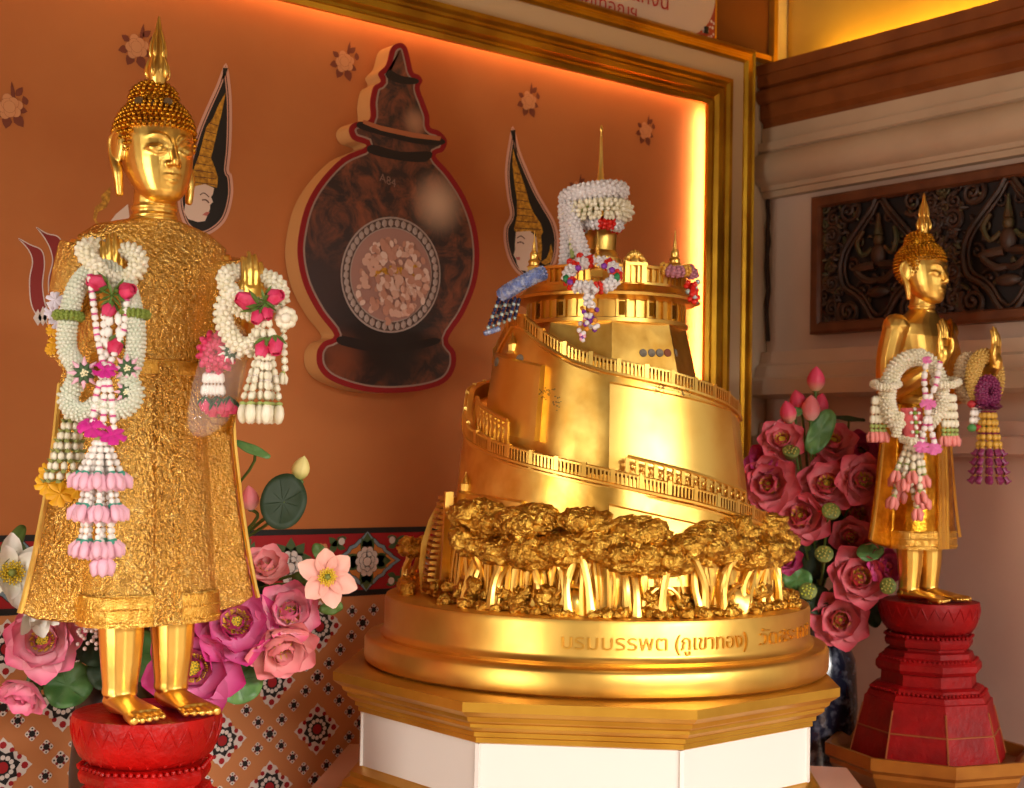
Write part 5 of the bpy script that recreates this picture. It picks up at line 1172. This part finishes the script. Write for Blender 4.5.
fin(b, 'bead_loop', [CRYS, REDC, VIOC, mat('emerald bead', '#1f7a45', .2)], g)
b = MB()
for k in range(60):
    t = k / 60; py = 286 + 46 * t; wv = 5 + 6 * t; b.ball(at(591 - 2 * t + rnd.uniform(-1, 1) * wv, py, 2.715 + rnd.uniform(-.012, .012)), .0058, None, 1, 0 if t < .45 else rnd.choice([0, 0, 2, 2, 4, 5]))
for k in range(8): b.ball(at(583 + rnd.uniform(-3, 3), 333 + k, 2.70), .0052, None, 1, rnd.choice([0, 4, 4, 2]))
fin(b, 'bead_tassel', [CRYS, REDC, VIOC, MATS['emerald bead'], mat('pale pink crystal', '#e8a9bc', .2), MATS['orange bead']], g, 'clear and violet bead tassel')
g = G('blue_garland', 'blue sequin garland with navy bead fringe draped over the mountain terrace left edge', MGn, 520, 290, 2.86)
b = MB(); b.tube(crv(px3([(543, 273, 2.83), (533, 277, 2.82), (520, 284, 2.82), (508, 291, 2.83), (502, 296, 2.84)], 2.83), 5), [.010, .011, .012, .013, .0135] + [.0145] * 10 + [.015] * 4 + [.014] * 2, 12); rope(b, crv(px3([(543, 273, 2.83), (533, 277, 2.82), (520, 284, 2.82), (508, 291, 2.83), (502, 296, 2.84)], 2.83), 5), .012, .0036, 12, 0); fin(b, 'sequin_tube', [BLUEC], g)
b = MB()
for k in range(6):
    p0 = at(499 + k * 4, 299 + (k % 2), 2.83 + .012 * (k % 2)); p1 = at(487 + k * 5.4, 331 - k * 2.2, 2.83 + .012 * (k % 2))
    for i in range(9): t = i / 9; b.ball(p0.lerp(p1, t), (.0045, .0045, .0055), None, 1, (0, 0, 1)[i % 3])
for k in range(5): b.ball(at(486 + k * 3, 333 - k, 2.835), .0068, None, 1, 2)
fin(b, 'bead_fringe', [NAVY, AQUA, BLUEC], g, 'navy and silver bead fringe')
g = G('coral_twist_garland', 'small striped twist garland with red tassel on the mountain terrace right corner', MGn, 680, 268, 2.92)
b = MB(); rope(b, crv(px3([(662, 268, 2.90), (675, 272, 2.89), (690, 270, 2.91), (694, 278, 2.92)], 2.9), 5), .009, .005, 8, 0, False, 1.1, mi2=1); fin(b, 'twist', [mat('dusty rose bead', '#b0707e', .4), mat('honey bead', '#d9a23a', .4)], g)
b = MB()
for k in range(26): b.ball(at(692 + rnd.uniform(-6, 6), 282 + k * .8 , 2.915 + rnd.uniform(-.01, .01)), .0068, None, 1, 0 if k % 6 else 1)
fin(b, 'red_tassel', [REDC, AQUA], g, 'red bead tassel')
# coins
for px, m_, s_ in ((643, SILV, 'grey coin, leftmost of the row stuck under the mountain terrace'), (651.5, SILV, 'grey coin, second from left in the row under the mountain terrace'), (659.5, SILV, 'grey coin left of the copper one in the row under the mountain terrace'), (667.5, COPP, 'copper brown coin in the row stuck under the mountain terrace'), (675.5, SILV, 'grey coin right of the copper one, end of the row under the mountain terrace')): coin(px, 353, m_, s_, 'coins under the mountain terrace', .0085)
coin(497, 362, SILV, 'dark grey coin left of the tiny shrine on the mountain upper wall', 'coins on the upper wall'); coin(520, 359, SILV, 'dark grey coin right of the tiny shrine on the mountain upper wall', 'coins on the upper wall')
for px, py, s_ in ((139, 101, 'dark coin at viewer left on the large statue hair'), (152, 103, 'dark coin in the middle on the large statue hair'), (168, 102, 'dark coin at viewer right on the large statue hair')): coin(px, py, mat('tarnished brown coin', '#6a5030', .6, .3), s_, 'coins on the statue hair', .0075)

# ------------------------------------------------------------------ lotus bouquets
def petal(b, M_, c, a, r0, L, W, e0, e1, cup, mi=0, wav=0.0, nt=7, nu=5, t0=0.0, tip=1.0):
    rr, hh = r0, 0.0; ca, sa = math.cos(a), math.sin(a); v = []; tone = []
    for i in range(nt):
        t = i / (nt - 1); el = e0 + (e1 - e0) * t
        if i: rr += math.cos(el) * L / (nt - 1); hh += math.sin(el) * L / (nt - 1)
        wd = W * (math.sin(math.pi * min(1, (t * .84 + .11))) ** .65) * (1 if t < .98 else .5)
        nr, nh = -math.sin(el), math.cos(el)
        for j in range(nu):
            u = -1 + 2 * j / (nu - 1); off = cup * u * u * wd + wav * math.sin(u * 4 + t * 5 + a * 3) * W
            r2 = rr + nr * off; h2 = hh + nh * off; s = u * wd
            v.append(c + M_ @ V((r2 * ca - s * sa, r2 * sa + s * ca, h2))); tone.append(max(.001, min(1, t0 + (t ** 1.1) * tip)))
    f = [[i * nu + j, i * nu + j + 1, (i + 1) * nu + j + 1, (i + 1) * nu + j] for i in range(nt - 1) for j in range(nu - 1)]
    b.add(v, f, mi, tone)
R = math.radians
def lotus(name, label, cat, group, px, py, dep, rpx, m, off, vt, openness=1.0, layers=None, center='lotus', sd=0):
    c = at(px, py, dep); r = rpx * dep / 1390; rg = random.Random(sd + px)
    nrm = (TC(c) + V(CM.T @ np.array((off[0], off[1], 0)))).normalized(); M_ = basis(nrm); base = c - nrm * r * .45
    g = thing(name, label, cat, base, 0, group); b = MB()
    lay = layers or ((7, 1.22, .58, R(-6), R(30)), (7, 1.1, .54, R(16), R(60)), (7, .88, .42, R(36), R(84)), (7, .58, .27, R(55), R(98)))
    for li, (n_, L, W, e0, e1) in enumerate(lay):
        ph = rg.random() * 6
        for k in range(n_):
            a = ph + 6.283 * (k + rg.uniform(-.12, .12)) / n_
            petal(b, M_, base, a, r * .12, r * L * rg.uniform(.92, 1.06), r * W, e0 + (1 - openness) * .6 + rg.uniform(-.1, .1), e1 + (1 - openness) * .5 + rg.uniform(-.1, .1), .42, 0, .03)
    fin(b, 'petals', [m], g)
    b = MB()
    if center == 'lotus':
        for k in range(30):
            a = k * 2.4; q = r * .19 * math.sqrt(k / 30); b.ball(base + M_ @ V((q * math.cos(a), q * math.sin(a), r * .42)), r * .035, None, 1, 0)
        b.loft([[base + M_ @ V((rr * math.cos(q), rr * math.sin(q), h)) for q in np.linspace(0, 6.283, 13)[:-1]] for rr, h in ((r * .08, 0), (r * .16, r * .25), (r * .2, r * .42))], mi=1)
        for k in range(34):
            a = 6.283 * k / 34; e = base + M_ @ V((math.cos(a) * r * .33, math.sin(a) * r * .33, r * (.34 + .1 * (k % 3)))); b.tube([base + M_ @ V((math.cos(a) * r * .12, math.sin(a) * r * .12, r * .1)), e], [.0006, .0011], 4, mi=0); b.ball(e, r * .028, None, 1, 0)
    else:
        for k in range(60): a = k * 2.4; q = r * .34 * math.sqrt(k / 60); e = base + M_ @ V((q * math.cos(a), q * math.sin(a), r * (.2 + .1 * rg.random()))); b.tube([base, e], .0008, 4, mi=0); b.ball(e, r * .035, None, 1, 0)
        b.ball(base + M_ @ V((0, 0, r * .2)), (r * .12, r * .12, r * .2), M_, 2, 1)
    fin(b, 'flower_centre', [YSTAM, PODG], g, 'yellow flower centre')
    b = MB(); q = base - nrm * r * .9 + V((0, 0, -r * .2)); b.tube(crv([base, q, q.lerp(V(vt), .5) + V((0, 0, .03)), V(vt)], 5), .0035, 6); fin(b, 'stem', [STEMG], g); return g
def bud(label, group, px, py, dep, hpx, m, vt, lean=(0, 1), name='lotus_bud', cat='flower bud', fat=.42):
    c = at(px, py, dep); h = hpx * dep / 1390; up = V(CM.T @ np.array((lean[0], lean[1], .12))).normalized(); M_ = basis(up); base = c - up * h * .5
    g = thing(name, label, cat, base, 0, group); b = MB()
    for li, (n_, s) in enumerate(((4, 1), (5, .93))):
        for k in range(n_):
            a = 6.283 * k / n_ + li * .6; v = []; tone = []
            for i in range(8):
                t = i / 7; rr = h * fat * s * (math.sin(math.pi * (t * .93 + .04)) ** .8) * (1 - t * .35) * (1.0 if i < 7 else .1)
                for j in range(5): u = a + (-1 + j / 2) * (3.3 / n_); v.append(base + M_ @ V((rr * math.cos(u), rr * math.sin(u), h * t))); tone.append(max(.001, min(1, t * 2.2)))
            b.add(v, [[i * 5 + j, i * 5 + j + 1, i * 5 + j + 6, i * 5 + j + 5] for i in range(7) for j in range(4)], 0, tone)
    fin(b, 'petals', [m], g)
    b = MB(); b.tube(crv([base + up * h * .05, base - up * h * .5, (base - up * h).lerp(V(vt), .5), V(vt)], 5), .0035, 6); b.ball(base + up * h * .04, (h * .14, h * .14, h * .08), M_, 2); fin(b, 'stem', [STEMG], g); return g
def pod(label, group, px, py, dep, rpx, off, vt, m=None):
    c = at(px, py, dep); r = rpx * dep / 1390; n_ = (TC(c) + V(CM.T @ np.array((off[0], off[1], 0)))).normalized(); M_ = basis(n_)
    g = thing('lotus_seed_pod', label, 'seed pod', c, 0, group); b = MB()
    b.loft([[c + M_ @ V((rr * r * math.cos(q), rr * r * math.sin(q), h * r)) for q in np.linspace(0, 6.283, 19)[:-1]] for rr, h in ((.2, -1.3), (.6, -.9), (.95, -.2), (1, .05), (.92, .12), (0.01, .16))]); fin(b, 'pod_cup', [PODG], g)
    b = MB()
    for k in range(13): a = k * 2.4; q = r * .78 * math.sqrt((k + .3) / 13); b.ball(c + M_ @ V((q * math.cos(a), q * math.sin(a), r * .16)), r * .13, None, 1)
    fin(b, 'seeds', [m or mat('olive yellow seed', '#a89a48', .6)], g)
    b = MB(); q = c - n_ * r * 1.2; b.tube(crv([q, q - n_ * r, (q - n_ * r).lerp(V(vt), .5), V(vt)], 4), .0032, 6); fin(b, 'stem', [STEMG], g)
def leaf(label, group, px, py, dep, rx, ry, off, m, vt, roll=0, wav=.12, name='lotus_leaf'):
    c = at(px, py, dep); k = dep / 1390; n_ = (TC(c) + V(CM.T @ np.array((off[0], off[1], 0)))).normalized(); M_ = basis(n_) @ Matrix.Rotation(roll, 3, 'Z')
    g = thing(name, label, 'leaf', c, 0, group); b = MB(); v = [c]; N = 36
    for i in range(1, 5):
        for j in range(N):
            a = 6.283 * j / N; t = i / 4; v.append(c + M_ @ V((rx * k * t * math.cos(a), ry * k * t * math.sin(a) , min(rx, ry) * k * (.25 * t * t * .6 + wav * t * t * math.sin(5 * a + px)))))
    f = [[0, 1 + j, 1 + (j + 1) % N] for j in range(N)] + [[1 + (i - 1) * N + j, 1 + i * N + j, 1 + i * N + (j + 1) % N, 1 + (i - 1) * N + (j + 1) % N] for i in range(1, 4) for j in range(N)]
    b.add(v, f); o = fin(b, 'blade', [m], g); sm = o.modifiers.new('thick', 'SOLIDIFY'); sm.thickness = .0012
    b = MB()
    for j in range(9): a = 6.283 * j / 9; b.tube([c, c + M_ @ V((rx * k * .9 * math.cos(a), ry * k * .9 * math.sin(a), min(rx, ry) * k * .13))], [.0011, .0004], 4)
    fin(b, 'veins', [m], g)
    b = MB(); b.tube(crv([c, c - n_ * .03 + V((0, 0, -.02)), (c - n_ * .05).lerp(V(vt), .5), V(vt)], 4), .003, 6); fin(b, 'stem', [STEMG], g)
def vase(name, label, loc, m, prof, mats2=None):
    g = thing(name, label, 'vase', loc); b = MB(); b.lathe(prof, 40); b.build('vase_body', m, g)
    zt_ = prof[-1][1]; b = MB(); rT = prof[-1][0]; b.tube([(rT * math.cos(q), rT * math.sin(q), zt_) for q in np.linspace(0, 6.283, 41)[:-1]], .006, 8, True); b.build('rim', m, g); return V(loc) + V((0, 0, zt_ - .02))
VL = at(118, 700, 2.78); VL = vase('flower_vase', 'tall dark brown vase of lotus flowers behind the large statue', (VL.x, VL.y, 0), VASED, [(0, 0), (.075, 0), (.08, .02), (.065, .06), (.07, .3), (.085, .6), (.09, .8), (.08, .95), (.055, 1.02), (.05, 1.06), (.068, 1.1)])
VR = at(816, 700, 3.82); VR = vase('flower_vase', 'blue and white porcelain floor vase of lotus flowers behind the smaller statue', (VR.x, VR.y, 0), VASEB, [(0, 0), (.08, 0), (.085, .02), (.075, .06), (.08, .3), (.10, .6), (.112, .78), (.105, .9), (.07, .98), (.062, 1.02), (.08, 1.06)])
LF, RF = 'lotus flowers in the brown vase', 'lotus flowers in the porcelain vase'
lotus('lotus_flower', 'open pink lotus with yellow centre at the large statue left hem corner', 'flower', LF, 42, 640, 2.60, 33, P_PINK, (-.1, .15), VL)
lotus('lotus_flower', 'half closed pale pink lotus drooping lowest at the far left', 'flower', LF, 24, 694, 2.62, 26, P_PINK, (-.6, -1.0), VL, .3)
lotus('white_lily', 'white star shaped flower with green yellow centre at the left picture edge', 'flower', LF, 14, 572, 2.62, 36, P_WHITE, (.2, .1), VL, 1, ((6, 1.05, .3, R(5), R(35)), (5, .9, .27, R(20), R(50))), 'star')
lotus('white_lily', 'white drooping flower below the robe corner above the pink lotus', 'flower', LF, 38, 616, 2.56, 27, P_WHITE, (.2, -1.0), VL, .6, ((5, 1.1, .34, R(25), R(55)), (4, .9, .3, R(45), R(75))), 'star')
lotus('lotus_flower', 'big magenta lotus at the right side of the large statue hem', 'flower', LF, 236, 622, 2.58, 38, P_MAG, (.15, .15), VL, .8)
lotus('lotus_flower', 'magenta lotus seen behind the large statue feet', 'flower', LF, 193, 668, 2.56, 41, P_MAG, (-.15, .0), VL, .95)
lotus('lotus_flower', 'rounded rose pink lotus right of the big magenta one', 'flower', LF, 290, 612, 2.62, 30, P_PINK, (.1, .3), VL, .45)
lotus('lotus_flower', 'coral pink lotus with hanging petals under the rose pink one', 'flower', LF, 282, 650, 2.60, 33, P_CORAL, (.3, -.8), VL, .55)
lotus('frangipani_flower', 'pale blush flower with yellow stamens beside the red border band', 'flower', LF, 328, 577, 2.56, 28, P_BLUSH, (.1, .0), VL, 1, ((6, 1.05, .4, R(5), R(30)),), 'star')
lotus('lotus_flower', 'coral red half open lotus high beside the robe right edge', 'flower', LF, 266, 566, 2.62, 22, P_CORAL, (.1, .8), VL, .35)
bud('pale yellow green bud on the tall stem right of the robe', LF, 301, 468, 2.62, 26, P_GBUD, VL, (.3, 1))
bud('small coral bud beside the robe left of the dark round leaf', LF, 250, 498, 2.62, 26, P_CORAL, VL, (-.1, 1))
leaf('dark round leaf on a tall stem under the yellow green bud', LF, 283, 502, 2.60, 23, 29, (.2, .2), DLEAF, VL, -.3, .05)
leaf('narrow green leaf blade high above the dark round leaf', LF, 252, 450, 2.60, 20, 6, (.2, .8), LEAFG, VL, -.5, .1)
for px, py, rx, ry, off, s_, m_ in ((68, 686, 26, 22, (.3, .3), 'crinkled green leaf below the open pink lotus', LEAFG), (40, 680, 16, 12, (-.3, .4), 'small green leaf above the drooping pink lotus', LEAFG), (135, 655, 26, 34, (.2, .3), 'green leaf seen between the statue legs', LEAFG), (110, 672, 20, 22, (-.3, .2), 'dark leaf behind the statue left ankle', DLEAF), (238, 680, 24, 26, (.3, .1), 'dark green leaf under the big magenta lotus', LEAFG), (304, 585, 16, 11, (-.1, .5), 'small green leaf left of the blush flower', STEMG), (331, 607, 8, 12, (.2, -.5), 'small green leaf under the blush flower', STEMG), (320, 553, 7, 11, (.0, .3), 'small green leaf above the blush flower', STEMG), (12, 545, 24, 9, (-.2, .6), 'long green leaf above the white star flower', STEMG), (258, 590, 16, 14, (.1, .2), 'dark leaf under the coral red lotus', DLEAF), (95, 640, 22, 26, (.0, .0), 'dark leaf in the middle of the left bouquet', DLEAF)):
    leaf(s_, LF, px, py, 2.66, rx, ry, off, m_, VL, px * .1)
b = MB(); g = thing('baby_breath_spray', 'tiny white floret spray under the large statue skirt hem', 'flower', at(88, 625, 2.64), 0)
for k in range(44):
    c = at(88 + rnd.uniform(-12, 10), 620 + rnd.uniform(-8, 18) + (12 if k % 3 == 0 else 0), 2.62 + rnd.uniform(-.02, .02)); b.ball(c, .0045)
fin(b, 'florets', [mat('blush white floret', '#efd9d6', .6)], g); b = MB(); b.tube([at(88, 625, 2.64), at(100, 660, 2.7), VL], .002, 5); fin(b, 'stem', [STEMG], g)
# right bouquet
D = 3.62
for px, py, h, ln, s_ in ((816, 379, 26, (0, 1), 'pink lotus bud, topmost of the right bouquet'), (798, 402, 26, (-.25, 1), 'pale pink bud at the back of the bud cluster'), (788, 412, 24, (-.25, 1), 'pink lotus bud, leftmost of the bud cluster'), (811, 408, 27, (0, 1), 'plump pale coral bud at the front of the bud cluster'), (820, 405, 25, (.2, 1), 'deep pink bud right of the plump coral bud')):
    bud(s_, RF, px, py, D + (.05 if px in (798, 820) else 0), h, P_BUD if px != 811 else P_CORAL, VR, ln)
for i, (px, py, r, m_, off, op, s_) in enumerate(((782, 439, 20, P_ROSE, (0, .5), .9, 'open coral lotus under the bud cluster, upper left'), (766, 462, 20, P_RMAG, (-.3, .5), .7, 'magenta lotus at the left edge of the right bouquet beside the gold moulding'), (833, 440, 21, P_ROSE, (.1, .7), .9, 'rose lotus high under the flat green leaf'), (769, 484, 27, P_ROSE, (-.2, .1), .6, 'large rounded coral lotus at the left of the right bouquet'), (827, 484, 26, P_ROSE, (.05, .3), .75, 'deep rose lotus in the middle of the right bouquet'), (860, 452, 22, P_RMAG, (.3, .4), .6, 'dusky rose lotus high beside the robe of the smaller statue'), (864, 480, 25, P_ROSE, (.2, .1), .6, 'dusky rose lotus partly behind the smaller statue robe edge'), (801, 516, 29, P_ROSE, (-.05, .3), .65, 'big coral lotus just above the gold trees'), (858, 514, 24, P_ROSE, (.2, .1), .6, 'dusky rose lotus right of the dark seed pod'), (850, 537, 20, P_ROSE, (.2, -.1), .5, 'small dusky lotus tucked beneath two others'), (861, 577, 29, P_ROSE, (.1, .1), .65, 'coral lotus beside the smaller statue feet'), (841, 620, 27, P_ROSE, (.05, -.05), .6, 'coral lotus, lowest of the right bouquet'), (788, 560, 15, P_RMAG, (-.3, .2), .5, 'magenta lotus half hidden behind the gold trees'), (886, 566, 18, P_RMAG, (.5, .1), .5, 'magenta lotus half hidden behind the smaller statue hem'), (814, 490, 18, P_ROSE, (0, .9), .3, 'dark rose lotus deep behind the middle one'))):
    lotus('lotus_flower', s_, 'flower', RF, px, py, D + (.03 * (i % 3) - .03) + (.1 if i in (8, 9, 14, 5) else 0), r, m_, off, VR, op, sd=i)
for px, py, r, off, s_ in ((791, 451, 9, (.1, 1.2), 'green seed pod under the coral lotus at upper left'), (831, 511, 9.5, (.2, .6), 'seed pod right of the big coral lotus'), (824, 554, 9.5, (0, .6), 'olive seed pod in the dark gap of the right bouquet'), (888, 586, 8.5, (-.3, .1), 'seed pod beside the smaller statue ankle')): pod(s_, RF, px, py, D - .06, r, off, VR)
pod('yellow green pod low at left of the right bouquet', RF, 808, 591, D - .06, 9, (0, .3), VR, mat('bright yellow green floret', '#c2c844', .6))
for px, py, rx, ry, off, s_, m_, ro_ in ((820, 432, 12, 26, (.3, .2), 'folded green leaf below the bud cluster', LEAFG, -.5), (848, 419, 17, 4, (.1, 1.3), 'flat dark green leaf standing above the rose lotus', DLEAF, -.15), (797, 580, 15, 13, (0, .5), 'green leaf left of the dark gap low in the right bouquet', LEAFG, 0), (815, 600, 16, 16, (.2, .3), 'dark leaf behind the lowest coral lotus', DLEAF, 0), (815, 540, 34, 40, (0, .1), 'large dark leaf deep in the middle of the right bouquet', DLEAF, 0), (870, 552, 14, 10, (.2, .4), 'green leaf behind the lotus near the statue hem', LEAFG, .3), (872, 612, 9, 16, (.2, .1), 'dark leaf hanging beside the red pedestal', DLEAF, .2), (796, 412, 7, 5, (0, .4), 'tiny green leaf among the buds', LEAFG, 0), (842, 470, 30, 30, (0, .2), 'dark leaf behind the upper right bouquet flowers', DLEAF, 0)):
    leaf(s_, RF, px, py, D + (.14 if rx > 20 else .06 if m_ is DLEAF else 0), rx, ry, off, m_, VR, ro_)
